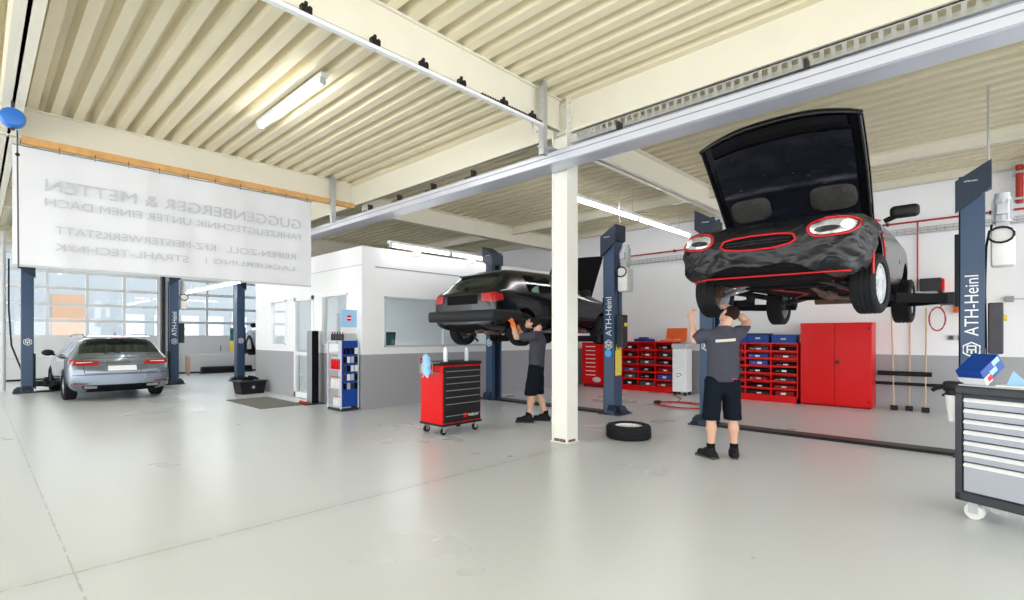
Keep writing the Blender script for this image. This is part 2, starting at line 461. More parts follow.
# far wall with two sectional doors
q = MB()
for a, b in ((-9, .62), (4.72, 5.35), (9.3, 12.6)): q.box(a, b, 22.7, 22.9, 0, 4.66)
q.box(.62, 4.72, 22.7, 22.9, 4.15, 4.66); q.box(5.35, 9.3, 22.7, 22.9, 4.15, 4.5)
struct(q.build('wall_back', M['wall_plain']))
q = MB(); q.box(4.78, 4.90, 22.5, 22.7, 0, 4.3, .01); q.box(5.12, 5.2, 22.55, 22.7, 0, 4.3, .01)
struct(q.build('trim_1', M['dsteel']))
def sectional_door(n, x0, x1, cols):
    root = thing('door_%d' % n, None, None, (x0, 22.72, 0)); struct(root)
    W = x1-x0
    q = MB(); q.box(0, W, 0, .05, .06, .72, .008).box(0, W, 0, .05, .73, 1.41, .008)
    q.build('solid_panel', M['panel'], root)
    MB().box(0, W, -.01, .06, 0, .06).build('bottom_seal', M['black'], root)
    q = MB()
    for k in range(6):
        z = 1.42+k*.545; q.box(0, W, -.012, .05, z-.05, z+.05)
    for k in range(cols+1):
        x = W*k/cols; q.box(max(0, x-.045), min(W, x+.045), -.01, .05, 1.42, 4.15)
    q.build('window_frame', M['frame'], root)
    MB().box(.01, W-.01, .018, .026, 1.42, 4.14).build('pane', M['glass'], root)
    q = MB().tube([(W*.37, -.03, .85), (W*.37, -.08, .85), (W*.37, -.08, 1.05), (W*.37, -.03, 1.05)], .012)
    q.build('door_handle', M['black'], root)
sectional_door(1, .62, 4.72, 4)
sectional_door(2, 5.35, 9.3, 4)

# courtyard seen through the panes
hb = thing('neighbour_building', 'pale building with an orange wall strip beyond the roller doors', 'building', (4.0, 44, -.05))
MB().box(-9, 12, 0, 6, 0, 7).build('wall', M['render'], hb)
MB().box(-.6, 1.0, -.12, 0, .8, 4.2).build('orange_wall', M['house'], hb)
q = MB()
for i in range(5): q.box(3.2+i*1.7, 4.3+i*1.7, -.06, 0, 1.2, 3.0)
q.build('window_row', M['lgrey'], hb)
MB().box(-9.2, 12.2, -.3, 6.2, 7, 7.3).build('roof', M['lgrey'], hb)

# office box: walls around openings
OX, OY, OZ = 5.25, 9.08, 3.18
def wall_with_holes(name, axis, c0, c1, a, b, z1, holes, m):
    q = MB()
    cuts = sorted({a, b, *[h[0] for h in holes], *[h[1] for h in holes]})
    for u0, u1 in zip(cuts, cuts[1:]):
        hs = [h for h in holes if h[0] <= u0+1e-6 and h[1] >= u1-1e-6]
        zs = [(0, z1)] if not hs else [(0, hs[0][2]), (hs[0][3], z1)]
        for za, zb in zs:
            if zb-za < 1e-4: continue
            if axis == 'Y': q.box(c0, c1, u0, u1, za, zb)
            else: q.box(u0, u1, c0, c1, za, zb)
    bmesh.ops.remove_doubles(q.bm, verts=q.bm.verts[:], dist=1e-4)
    return struct(q.build(name, m))
LH = [(9.62, 10.75, 1.25, 2.33), (11.15, 12.15, .02, 2.36), (12.62, 13.55, 1.22, 2.33)]
wall_with_holes('wall_office_left', 'Y', OX, OX+.12, OY, 14.6, OZ, LH, M['wall'])
wall_with_holes('wall_office_front', 'X', OY, OY+.12, OX+.12, 12.6, OZ, [(5.75, 8.9, 1.22, 2.26)], M['wall'])
struct(MB().box(OX+.12, 12.6, 14.48, 14.6, 0, OZ).build('wall_office_back', M['wall_plain']))
struct(MB().box(OX, 12.6, OY, 14.6, OZ, OZ+.05).build('ceiling_office', M['wall_plain']))
struct(MB().box(5.55, 12.55, OY-.014, OY, 2.83, 2.85).build('trim_2', M['grey']))
struct(MB().box(OX-.012, OX, OY, 14.6, 2.85, 2.862).build('trim_3', M['lgrey']))
def window(n, axis, a, b, z0, z1, c, mull=()):
    root = thing('window_%d' % n, None, None, (0, 0, 0)); struct(root)
    t = .035; q = MB()
    def bx(u0, u1, za, zb, e=.02):
        if axis == 'Y': q.box(c-e, c+.08, u0, u1, za, zb)
        else: q.box(u0, u1, c-e, c+.08, za, zb)
    bx(a, a+t, z0, z1); bx(b-t, b, z0, z1); bx(a, b, z0, z0+t); bx(a, b, z1-t, z1)
    for u in mull: bx(u-t/2, u+t/2, z0, z1)
    q.build('window_frame', M['white'] if axis == 'Y' else M['lgrey'], root)
    q = MB()
    if axis == 'Y': q.box(c+.03, c+.036, a, b, z0, z1)
    else: q.box(a, b, c+.03, c+.036, z0, z1)
    q.build('pane', M['glass'], root)
window(1, 'Y', *LH[0][:2], LH[0][2], LH[0][3], OX)
window(2, 'Y', *LH[2][:2], LH[2][2], LH[2][3], OX)
window(3, 'X', 5.75, 8.9, 1.22, 2.26, OY, (7.3,))
root = thing('door_3', None, None, (0, 0, 0)); struct(root)
q = MB(); q.box(OX-.02, OX+.06, 11.15, 11.24, .02, 2.36).box(OX-.02, OX+.06, 12.06, 12.15, .02, 2.36).box(OX-.02, OX+.06, 11.15, 12.15, 2.27, 2.36).box(OX-.02, OX+.06, 11.15, 12.15, .02, .14).box(OX-.015, OX+.05, 11.2, 12.1, 1.0, 1.08)
q.build('door_frame', M['white'], root)
MB().box(OX+.02, OX+.026, 11.2, 12.1, .1, 2.3).build('pane', M['glass'], root)
MB().tube([(OX-.03, 11.28, 1.05), (OX-.08, 11.28, 1.05), (OX-.08, 11.28, 1.18), (OX-.03, 11.28, 1.18)], .01).build('door_handle', M['steel'], root)
# inside the office
d = thing('office_desk', 'white office desk behind the wide office window', 'desk', (6.6, 10.35, 0))
MB().box(-.9, .9, -.4, .4, .70, .74, .005).build('desk_top', M['white'], d)
for x in (-.85, .85):
    for y in (-.35, .35): MB().box(x-.025, x+.025, y-.025, y+.025, 0, .70).build('leg', M['lgrey'], d)
t = thing('computer_monitor', 'dark computer monitor seen through the wide office window', 'monitor', (6.35, 9.95, .74), .15)
MB().box(-.26, .26, -.02, .02, .46, .80, .008, rot=Matrix.Rotation(.12, 3, 'X')).build('screen', M['dsteel'], t)
MB().box(-.03, .03, .02, .05, .02, .6).build('stand', M['grey'], t); MB().box(-.12, .12, -.08, .1, 0, .02, .004).build('foot', M['grey'], t)
MB().box(-.2, .2, -.03, -.02, .50, .76, rot=Matrix.Rotation(.12, 3, 'X'), pivot=(0, 0, .63)).build('display', M['teal'], t)
t = thing('filing_cabinet', 'grey green cabinet with glass doors standing inside the office window', 'cabinet', (6.25, 11.3, 0))
MB().box(-.25, .25, -.25, .25, 0, 2.0, .01).build('body', M['lgrey'], t)
for z in (.05, .55, 1.05, 1.55): MB().box(-.23, .23, -.262, -.25, z, z+.46, .005).build('door', M['teal'] if z > 1 else M['lgrey'], t)
t = thing('ceiling_lamp', 'office strip lamp on the office ceiling behind the glass', 'lamp', (8.0, 11.8, 3.18))
MB().box(-1.2, 1.2, -.08, .08, -.06, 0, .01).build('housing', M['white'], t)
MB().box(-1.15, 1.15, -.06, .06, -.075, -.06).build('tube', M['otube'], t)
t = thing('ceiling_lamp', 'added unseen strip lamp brightening the office near its glazed door', 'lamp', (6.1, 12.3, 3.18))  # unseen lamp added to brighten the office behind its side windows
MB().box(-.5, .5, -.08, .08, -.06, 0, .01).build('housing', M['white'], t)
MB().box(-.45, .45, -.06, .06, -.075, -.06).build('tube', M['otube'], t)

# ================================================================== runway beam, trays, banner
r = thing('crane_runway_beam', 'long pale metal runway beam hung in front of the cream column', 'beam', (5.30, 5.5, 3.68))
q = MB(); q.prism([(-.15, .01), (-.15, .155), (-.11, .175), (.15, .175), (.15, 0), (-.12, 0)], 'Y', -9, 8.4)
q.build('runway_body', M['alu'], r)
MB().box(-.156, -.149, -9, 8.4, .085, .095).build('face_groove', M['grey'], r)
MB().box(-.154, -.149, -9, 8.4, .145, .150).build('face_groove', M['grey'], r)
for y, ln in ((-1.30, 0), (4.25, 0)):
    q = MB(); q.box(-.36, -.30, y-.04, y+.04, .07, 1.0); q.box(-.30, -.26, y-.02, y+.02, .07, 1.0); q.box(-.37, .0, y-.05, y+.05, .17, .19)
    q.build('hanger', M['galv'], r)
for y in (-6.6, -4.2, -2.2, .4, 1.4, 2.4, 3.4):
    q = MB(); q.box(-.02, .08, y-.015, y+.015, .175, .33); q.box(-.11, .16, y-.06, y+.06, .175, .195)
    q.build('bracket', M['dsteel'], r)
def perforated_tray(name, label, x0, x1, y0, y1, z0, z1):
    t = thing(name, label, 'cable tray', ((x0+x1)/2, (y0+y1)/2, z0))
    w = (x1-x0)/2; L = (y1-y0)/2; hgt = z1-z0; q = MB()
    q.box(-w, w, -L, L, 0, .004)
    q.box(-w, -w+.004, -L, L, .004, .014); q.box(w-.004, w, -L, L, .004, hgt)
    q.box(-w, -w+.004, -L, L, hgt-.012, hgt)
    n = int((y1-y0)/.09)
    for i in range(n): q.box(-w, -w+.004, -L+i*.09, -L+i*.09+.035, .014, hgt-.012)
    q.build('tray', M['galv'], t)
    q = MB()
    for k in range(3): q.tube([(-w+.03+k*.03, -L+i*(2*L)/20, .012+.004*math.sin(i*2+k)) for i in range(21)], .007, 6)
    q.build('cable', M['black'], t)
    return t
perforated_tray('cable_tray', 'perforated galvanised cable tray above the runway beam right of the column', 5.42, 5.56, -3.5, 4.1, 3.99, 4.11)
t = thing('cable_rail', 'thin white rail with black trolleys under the upper cream roof beam', 'rail', (0, 4.18, 4.09))
MB().box(-6, 4.95, -.03, .03, 0, .035, .004).build('rail', M['white'], t)
for x in (1.9, 2.55, 3.1, 3.6, 4.25, 4.75):
    q = MB(); q.box(x-.045, x+.045, -.035, .035, .035, .085, .01); q.cyl((x-.03, -.02, .09), (x-.03, .02, .09), .02, 10).cyl((x+.03, -.02, .09), (x+.03, .02, .09), .02, 10)
    q.box(x-.012, x+.012, -.012, .012, .085, .14)
    q.build('trolley', M['black'], t)
q = MB()
for i in range(26): q.cyl((3.9+i*.04, -.018, .055), (3.9+i*.04, .018, .055), .014, 8)
q.build('drag_chain', M['dsteel'], t)
MB().tube([(4.75, 0, 0), (4.75, -.02, -.08), (4.78, -.02, -.13), (4.82, -.02, -.1)], .012).build('hook', M['galv'], t)
struct(MB().box(.45, 5.5, 9.80, 9.885, 4.13, 4.225).build('trim_4', M['wood']))

bn = thing('banner', 'large white banner hanging below the roof beam with mirrored lettering', 'banner', (2.43, 9.70, 2.43))
q = MB()
def bf(u, v, o=0):
    x = -2.08+4.16*u; z = 1.62*v
    return Vector((x, .012*math.sin(5*x+1.5*z)+.006*math.sin(13*x)+o, z-.012*math.sin(PI*u*6)**2*(1-v)*.6))
q.grid(lambda u, v: bf(u, v), 60, 16); q.grid(lambda u, v: bf(u, v, .006), 60, 16)
q.build('cloth', M['banner'], bn, smooth=80)
MB().tube([(-2.08+4.16*i/20, -.012+.0, 1.625) for i in range(21)], .010).build('top_cord', M['grey'], bn)
MB().box(-2.08, 2.08, -.016, .016, -.03, 0.0, .004).build('bottom_bar', M['lgrey'], bn)
for i in range(11):
    x = -2.0+.4*i; MB().tube([(x, -.005, 1.60), (x, -.012, 1.66), (x+.01, .03, 1.71)], .005, 6).build('tie', M['dsteel'], bn)
R90 = (PI/2, 0, 0)
def btxt(s, cx, cz, w, hh): text_obj('lettering', s, .2, M['bletter'], bn, (cx, -.032, cz), R90, True, w, .001, hh)
btxt('GUGGENBERGER & METTEN', .06, 1.14, 3.62, .17)
btxt('FAHRZEUGTECHNIK UNTER EINEM DACH', .06, .90, 3.62, .115)
btxt('KFZ-MEISTERWERKSTATT', -.62, .52, 2.05, .11); btxt('REIFEN-ZOLL', 1.17, .52, 1.2, .11)
btxt('STRAHL-TECHNIK', -.83, .28, 1.65, .11); btxt('LACKIERUNG |', 1.0, .28, 1.5, .11)

t = thing('tool_balancer', 'blue spring balancer hanging from the roof beam with a long cord', 'balancer', (.31, 8.5, 4.24))
MB().lathe([(.03, -.09), (.10, -.08), (.12, -.03), (.12, .03), (.10, .08), (.03, .09)], (0, 0, -.2), 'Y', 16).build('drum', M['cableblue'], t, True)
q = MB(); q.box(-.015, .015, -.015, .015, -.1, 0); q.box(-.17, -.11, -.04, .04, -.22, -.15, .008); q.box(-.02, .02, -.03, .03, -.34, -.31, .005)
q.build('hook', M['dsteel'], t)
MB().cyl((.04, 0, -.33), (.05, 0, -1.98), .008, 8).build('cord', M['rope'], t)
MB().ball((.042, 0, -.62), .022).build('stop_ball', M['black'], t, True)

# fluorescent fixtures
def strip_lamp(label, loc, rz, L, wires=(), n=1, wall=False, wire_len=.5, tm='tube'):
    t = thing('strip_lamp', label, 'lamp', loc, rz)
    MB().box(-L/2-.03, L/2+.03, -.05, .05, .03, .09, .01).build('housing', M['white'], t)
    seg = L/n
    for i in range(n):
        a = -L/2+i*seg; MB().cyl((a+.05, 0, .0), (a+seg-.05, 0, .0), .032, 12).build('tube', M[tm], t, True)
        if wall: MB().box(a+seg/2-.03, a+seg/2+.03, .05, .28, -.12, .08, .004).build('wall_arm', M['white'], t)
        for xa in (a, a+seg-.05): MB().box(xa, xa+.05, -.035, .035, -.035, .035, .006).build('end_cap', M['lgrey'], t)
    for x in wires: MB().cyl((x, 0, .09), (x, 0, .09+wire_len), .006, 6).build('hanging_wire', M['galv'], t)
    return t
strip_lamp('short bright strip lamp under the corrugated ceiling left of the upper roof beam', (2.9, 6.9, 4.53), PI/2, 2.0, (-.9, .9), 1, wire_len=.04)
strip_lamp('long strip lamp hung behind the cream column above the red tool racks', (9.5, 5.45, 3.88), 0, 4.9, (-1.9, -.2, 1.9), 2, wire_len=.52)
strip_lamp('long strip lamp along the top of the white office wall', (7.25, 8.80, 3.26), 0, 3.1, (), 2, wall=True, tm='wtube')
strip_lamp('distant strip lamp over the far lift bay below the banner', (5.0, 17.6, 2.93), PI/2, 5.4, (-2, 2), 3, wire_len=1.3)
# extra fixtures added in unseen bays to raise the overall light
for (x, y, rz, lab) in ((2.9, -2.5, PI/2, 'added unseen strip lamp behind the camera, nearest the runway beam'), (-3, 6.9, PI/2, 'added unseen strip lamp left of the blue balancer'),
                        (-3, -1.5, PI/2, 'added unseen strip lamp behind the camera, farthest left'), (2.9, 13, PI/2, 'added unseen strip lamp behind the banner, nearer one'),
                        (2.9, 19, PI/2, 'added unseen strip lamp behind the banner over the silver estate car'),
                        (-3, 14, PI/2, 'added unseen strip lamp left of the banner bay')):
    if lab: strip_lamp(lab, (x, y, 4.50 if x < 5 else 3.9), rz, 2.6, (-1.1, 1.1), 1, wire_len=.06 if x < 5 else .4)

# ================================================================== two-post lifts
def lift(label, loc, rz, carr_z, text=True, far=False, arm=None, arm_reach=.62):
    """local: posts at y=+-1.65, camera side is -x; power unit on the -y post"""
    t = thing('car_lift', label, 'lift', loc, rz)
    for s in (1, -1):
        y = s*1.65; q = MB()
        # C-section post opening inwards
        q.box(-.13, .13, y+s*.05-.012, y+s*.05+.012, .02, 3.36)
        yy = sorted((y-s*.17, y+s*.06))
        q.box(-.14, -.125, yy[0], yy[1], .02, 3.36, .003); q.box(.125, .14, yy[0], yy[1], .02, 3.36, .003)
        yl = sorted((y-s*.17, y-s*.155))
        q.box(-.14, -.08, yl[0], yl[1], .02, 3.36); q.box(.08, .14, yl[0], yl[1], .02, 3.36)
        q.build('post', M['blue'], t)
        q = MB(); q.box(-.24, .24, y-.22, y+.22, 0, .02, .004)
        q.build('base_plate', M['navy'], t)
        q = MB(); q.prism([(y+s*.07, .02), (y+s*.21, .02), (y+s*.20, .09), (y+s*.14, .15), (y+s*.07, .16)], 'X', -.10, .10)
        q.prism([(-.14, .02), (-.22, .02), (-.21, .08), (-.14, .18)], 'Y', y-.12, y+.05)
        for dx in (-.19, .19):
            q.cyl((dx, y+s*.17, .02), (dx, y+s*.17, .05), .02, 6)
        q.build('base_shoe', M['navy'], t)
        # head plate, higher on the outer side
        q = MB(); q.prism([(y-s*.20, 2.92), (y-s*.20, 3.30), (y+s*.12, 3.50), (y+s*.12, 3.18)], 'X', -.20, -.15)
        q.prism([(y-s*.20, 3.06), (y-s*.20, 3.30), (y+s*.12, 3.50), (y+s*.12, 3.22)], 'X', -.15, .16)
        q.build('head_plate', M['navy'], t)
        if not far:
            text_obj('lettering', 'ATH-Heinl', .1, M['letter'], t, (-.2015, y-s*.06, 3.28), (PI/2, 0, -PI/2), width=.12)
        # carriage and slide
        q = MB(); yy = sorted((y-s*.21, y-s*.12)); q.box(-.11, .11, yy[0], yy[1], carr_z-.12, carr_z+.75, .008)
        q.build('carriage', M['black'], t)
        q = MB(); ya = sorted((y-s*.20, y-s*.36)); q.box(-.19, .19, ya[0], ya[1], carr_z-.09, carr_z+.05, .01)
        q.build('arm_head', M['black'], t)
        for d in (-1, 1):
            a = Vector((d*.14, y-s*.30, carr_z-.02)); reach = arm_reach
            b = Vector((d*1.0, s*reach, carr_z-.02)); mid = a.lerp(b, .55)
            q = MB(); ang = (b-a).to_track_quat('X', 'Z').to_matrix()
            l1 = (b-a).length
            c1 = a.lerp(b, .3); q.box(c1.x-l1*.32, c1.x+l1*.32, c1.y-.055, c1.y+.055, c1.z-.05, c1.z+.05, .006, rot=ang)
            c2 = a.lerp(b, .75); q.box(c2.x-l1*.27, c2.x+l1*.27, c2.y-.04, c2.y+.04, c2.z-.035, c2.z+.035, .006, rot=ang)
            o = q.build('lift_arm', M['matte'], t)
            MB().cyl((b.x, b.y, carr_z-.02), (b.x, b.y, carr_z+.07), .05, 14, .06).build('rubber_pad', M['rubber'], o)
        if text:
            text_obj('lettering', 'ATH-Heinl', .2, M['letter'], t, (-.1415, y-s*.055, 1.81), (PI/2, -PI/2, -PI/2), width=.72, height=.125) if s < 0 else None
            # hexagon emblem
            zc = 1.29 if s < 0 else 1.30; yc = y-s*.055; q = MB()
            hx = [(math.cos(PI/6+i*PI/3)*.085, math.sin(PI/6+i*PI/3)*.085) for i in range(6)]
            q.tube([(-.1425, yc+a_, zc+b_) for a_, b_ in hx], .009, 6, True)
            q.box(-.146, -.141, yc-.045, yc-.03, zc-.04, zc+.04); q.box(-.146, -.141, yc+.03, yc+.045, zc-.04, zc+.04)
            q.box(-.146, -.141, yc-.045, yc+.045, zc+.035, zc+.048); q.box(-.146, -.141, yc-.045, yc+.045, zc-.010, zc+.004); q.box(-.146, -.141, yc-.008, yc+.008, zc-.05, zc)
            q.build('emblem', M['letter'], t)
    MB().prism([(-.16, 0), (-.13, .035), (.13, .035), (.16, 0)], 'Y', -1.44, 1.44).build('floor_cover', M['dsteel'], t)
    # power unit on the outside of the -y post
    y = -1.72
    q = MB(); q.box(-.11, .12, y-.25, y-.04, 2.26, 2.70, .035); pu = q.build('oil_tank', M['whitep'], t, True)
    q = MB(); q.cyl((.01, y-.14, 2.78), (.01, y-.14, 3.06), .085, 18); q.cyl((.01, y-.14, 3.06), (.01, y-.14, 3.12), .07, 18)
    for i in range(12):
        a = i*PI/6; q.box(.01+.09*math.cos(a)-.004, .01+.09*math.cos(a)+.004, y-.14+.09*math.sin(a)-.004, y-.14+.09*math.sin(a)+.004, 2.8, 3.04)
    q.box(-.06, .08, y-.20, y-.08, 2.68, 2.78, .01); q.box(-.12, -.06, y-.19, y-.09, 2.86, 2.98, .01)
    q.build('motor', M['lgrey'], t, True)
    q = MB(); q.tube([(-.08, y-.05, 2.75)]+[(-.13+.0*i, y-.13-.11*math.sin(a), 2.62+.09*math.cos(a)) for i, a in enumerate([k*.45 for k in range(-2, 12)])], .012)
    q.tube([(0, y-.03, 2.7), (0, y-.0, 2.5), (0, y+.01, 2.0), (0, y+.0, 1.2)], .012)
    q.build('hose', M['black'], t, True)
    MB().box(-.10, .08, y-.15, y-.015, 1.24, 1.84, .015).build('control_box', M['dsteel'], t)
    MB().cyl((-.02, y-.14, 1.66), (-.02, y-.18, 1.66), .035, 14).build('switch_knob', M['yellow'], t)
    MB().box(.02-.09, .10, y+.001, y+.006, 1.0, 1.30).build('warning_label', M['yellow'], t)
    MB().cyl((.0, y-.02, 3.4), (.0, y-.02, 4.42 if not far else 4.1), .012, 8).build('power_cable', M['galv'], t)
    return t
lift1 = lift('navy two-post lift holding up the black hatchback', (8.25, 6.85, 0), 0, 1.42)
lift2 = lift('navy two-post lift holding up the coupe under a black nose cover', (8.30, 1.84, 0), 0, 1.93)
lift3 = lift('navy two-post lift around the silver estate car', (2.52, 18.0, 0), PI/2, .25, arm_reach=1.15)
lift4 = lift('far navy two-post lift with a raised car beyond the office', (7.50, 17.8, 0), PI/2, .98, arm_reach=.72)
t = thing('blue_sticker_disc', 'round blue sticker at the bottom of the lettering on the middle lift post', 'sticker', (8.10, 5.255, 1.13))
t.name = 'round_sticker'
MB().cyl((0, 0, 0), (-.008, 0, 0), .07, 20).build('disc', mat('sticker_blue', (.05, .42, .85), .4), t)
t = thing('yellow_sign', 'yellow warning sheet on the side of the middle lift post', 'sign', (8.23, 5.125, .72))
MB().box(-.1, .1, -.01, .0, 0, .46).build('sheet', M['yellow'], t)
q = MB()
for k in range(6): q.box(-.07, .06, -.013, -.010, .06+k*.06, .075+k*.06)
q.build('print', M['lgrey'], t)

# ================================================================== cars
def profile(zb, w, zbelt, wr, zr, zm=.5):
    zm = min(zm, (zb+zbelt)/2+.06)
    return [(0, zb), (w*.8, zb), (w*.965, zb+.09), (w, zm), (w*.985, zbelt-.08), (w*.94, zbelt), (wr, zr-.07 if zr-zbelt > .15 else zr-.012), (wr*.82, zr-.012), (0, zr)]

def car_shell(name, stations, rules, arches, ra, mats, parent, sub=2):
    """stations: (x, zb, w, zbelt, wr, zr); rules: {(i, j): slot}; arches: list of x"""
    bm = bmesh.new(); rows = []
    for st in stations:
        p = profile(*st[1:6]); x = st[0]
        L = [bm.verts.new((x, a, b)) for a, b in p]
        Rr = [L[0]]+[bm.verts.new((x, -a, b)) for a, b in p[1:-1]]+[L[-1]]
        rows.append((L, Rr))
    for i in range(len(rows)-1):
        for side in (0, 1):
            A, B = rows[i][side], rows[i+1][side]
            for j in range(8):
                f = bm.faces.new((A[j], A[j+1], B[j+1], B[j])); f.material_index = (len(mats)-1) if j == 0 else rules.get((i, j), 0)
    for e in (0, -1):
        L, Rr = rows[e]
        for j in range(8):
            vs = [L[j], L[j+1], Rr[j+1], Rr[j]]
            vs = list(dict.fromkeys(vs))
            bm.faces.new(vs)
    bmesh.ops.recalc_face_normals(bm, faces=bm.faces[:])
    me = bpy.data.meshes.new(name)
    bm.to_mesh(me); bm.free()
    for m in mats: me.materials.append(m[1])
    o = bpy.data.objects.new('tmp', me); COL.objects.link(o)
    sm = o.modifiers.new('s', 'SUBSURF'); sm.levels = sub; sm.render_levels = sub
    cutters = []
    for ax in arches:
        for s in (-1, 1):
            q = MB(); q.cyl((ax[0], s*.62, ax[1]), (ax[0], s*1.2, ax[1]), ra, 40)
            bmesh.ops.recalc_face_normals(q.bm, faces=q.bm.faces[:])
            cm = bpy.data.meshes.new('c'); q.bm.to_mesh(cm); q.bm.free()
            for m in mats: cm.materials.append(m[1])
            for pl in cm.polygons: pl.material_index = len(mats)-1
            c = bpy.data.objects.new('c', cm); COL.objects.link(c); cutters.append(c)
            b = o.modifiers.new('b', 'BOOLEAN'); b.operation = 'DIFFERENCE'; b.object = c; b.solver = 'EXACT'
    dg = bpy.context.evaluated_depsgraph_get()
    ev = bpy.data.meshes.new_from_object(o.evaluated_get(dg))
    bpy.data.objects.remove(o)
    for c in cutters: bpy.data.objects.remove(c)
    b0 = bmesh.new(); b0.from_mesh(ev)
    bvh = BVHTree.FromBMesh(b0)
    out = {}
    for k, (pn, pm) in enumerate(mats):
        b1 = b0.copy()
        dl = [f for f in b1.faces if f.material_index != k]
        bmesh.ops.delete(b1, geom=dl, context='FACES')
        if len(b1.faces) == 0: b1.free(); continue
        if pn == 'side_window':
            for sd in (1, -1):
                b3 = b1.copy(); bmesh.ops.delete(b3, geom=[f for f in b3.faces if f.calc_center_median().y*sd < 0], context='FACES')
                m3 = bpy.data.meshes.new(pn); b3.to_mesh(m3); b3.free()
                for p in m3.polygons: p.material_index = 0
                link(pn, m3, pm, parent, 35)
            b1.free(); continue
        # one object per connected left / right piece for glass
        m2 = bpy.data.meshes.new(pn); b1.to_mesh(m2); b1.free()
        for p in m2.polygons: p.material_index = 0
        out[pn] = link(pn, m2, pm, parent, 35)
    b0.free()
    return out, bvh

def cast(bvh, side, u, v):
    o, d = {'rear': ((-5, u, v), (1, 0, 0)), 'front': ((5, u, v), (-1, 0, 0)), 'right': ((u, -3, v), (0, 1, 0)), 'left': ((u, 3, v), (0, -1, 0)), 'top': ((u, v, 3), (0, 0, -1))}[side]
    h = bvh.ray_cast(Vector(o), Vector(d))
    if h[0] is None: return None, None
    return h[0], -Vector(d)
def resample(poly, n):
    pts = [Vector(p) for p in poly]; pts.append(pts[0]); ls = [(pts[i+1]-pts[i]).length for i in range(len(pts)-1)]; T = sum(ls); out = []
    for k in range(n):
        s = T*k/n; i = 0
        while s > ls[i] and i < len(ls)-1: s -= ls[i]; i += 1
        out.append(pts[i].lerp(pts[i+1], s/ls[i]))
    return out
def ellipse(cu, cv, ru, rv, rot=0, n=28, p=1.0):
    o = []
    for i in range(n):
        t = 2*PI*i/n; a = math.copysign(abs(math.cos(t))**p, math.cos(t))*ru; b = math.copysign(abs(math.sin(t))**p, math.sin(t))*rv
        o.append((cu+a*math.cos(rot)-b*math.sin(rot), cv+a*math.sin(rot)+b*math.cos(rot)))
    return o
def patch(name, bvh, side, poly, m, parent, off=.012, n=36, rings=4, dome=0.):
    pts = resample([(p[0], p[1]) for p in poly], n); c = sum(pts, Vector((0, 0)))/n; b = MB(); last = None; prev = None
    hit, nd = cast(bvh, side, c.x, c.y)
    if hit is None: return None
    cv = b.bm.verts.new(hit+nd*(off+dome)); fallback = hit
    for r in range(1, rings+1):
        row = []
        for p in pts:
            q = c.lerp(p, r/rings); h_, d_ = cast(bvh, side, q.x, q.y)
            if h_ is None: h_ = fallback
            row.append(b.bm.verts.new(h_+nd*(off+dome*(1-(r/rings)**2))))
        for i in range(n):
            if prev is None: b.bm.faces.new((cv, row[i], row[(i+1) % n]))
            else: b.bm.faces.new((prev[i], row[i], row[(i+1) % n], prev[(i+1) % n]))
        prev = row
    sk = [b.bm.verts.new(v.co-nd*(off+.02)) for v in prev]
    for i in range(n): b.bm.faces.new((prev[i], sk[i], sk[(i+1) % n], prev[(i+1) % n]))
    return b.build(name, m, parent, 50)
def trace(name, bvh, side, poly, r, m, parent, off=.008, closed=True, n=60):
    pts = resample(poly, n) if closed else [Vector(p) for p in poly]; P = []
    for p in pts:
        h_, d_ = cast(bvh, side, p.x, p.y)
        if h_ is not None: P.append(h_+d_*off)
    if len(P) < 2: return None
    return MB().tube(P, r, 8, closed).build(name, m, parent, True)

def wheel(parent, x, y, z, r, w, rr, s, spokes=5, rimmat='steel', turn=0.):
    """wheel as part: tyre mesh carrying a rim; s = outward side sign"""
    prof = [(rr, -w*.36), (rr+.012, -w*.47), ((r+rr)/2, -w*.52), (r-.03, -w*.49), (r-.008, -w*.42)]
    g = 4
    for k in range(g):
        c = -w*.30+k*(w*.60/(g-1)); prof += [(r, c-.012), (r-.009, c-.006), (r-.009, c+.006), (r, c+.012)]
    prof += [(r-.008, w*.42), (r-.03, w*.49), ((r+rr)/2, w*.52), (rr+.012, w*.47), (rr, w*.36)]
    ty = MB().lathe(prof, (0, 0, 0), 'Y', 40, True).build('wheel', M['rubber'], parent, 30)
    ty.location = (x, y, z); ty.rotation_euler = (0, 0, turn)
    q = MB(); q.lathe([(rr, -w*.40), (rr, w*.40), (rr-.012, w*.40), (rr-.03, w*.25), (rr-.03, -w*.38), (rr-.012, -w*.40)], (0, 0, 0), 'Y', 32, True)
    yo = s*w*.30
    for k in range(spokes):
        a = 2*PI*k/spokes; ca, sa = math.cos(a), math.sin(a)
        q.tube([(.03*ca, yo, .03*sa), (rr*.5*ca, yo+s*.005, rr*.5*sa), ((rr-.01)*ca, yo-s*.01, (rr-.01)*sa)], .022, 6)
    q.cyl((0, yo-s*.03, 0), (0, yo+s*.025, 0), .06, 18)
    q.build('rim', M[rimmat], ty, 40)
    q = MB(); q.cyl((0, -.012, 0), (0, .012, 0), rr*.72, 28); q.cyl((0, -s*.10, 0), (0, s*.02, 0), .07, 16)
    q.build('brake_disc', M['exh'], ty, 40)
    return ty

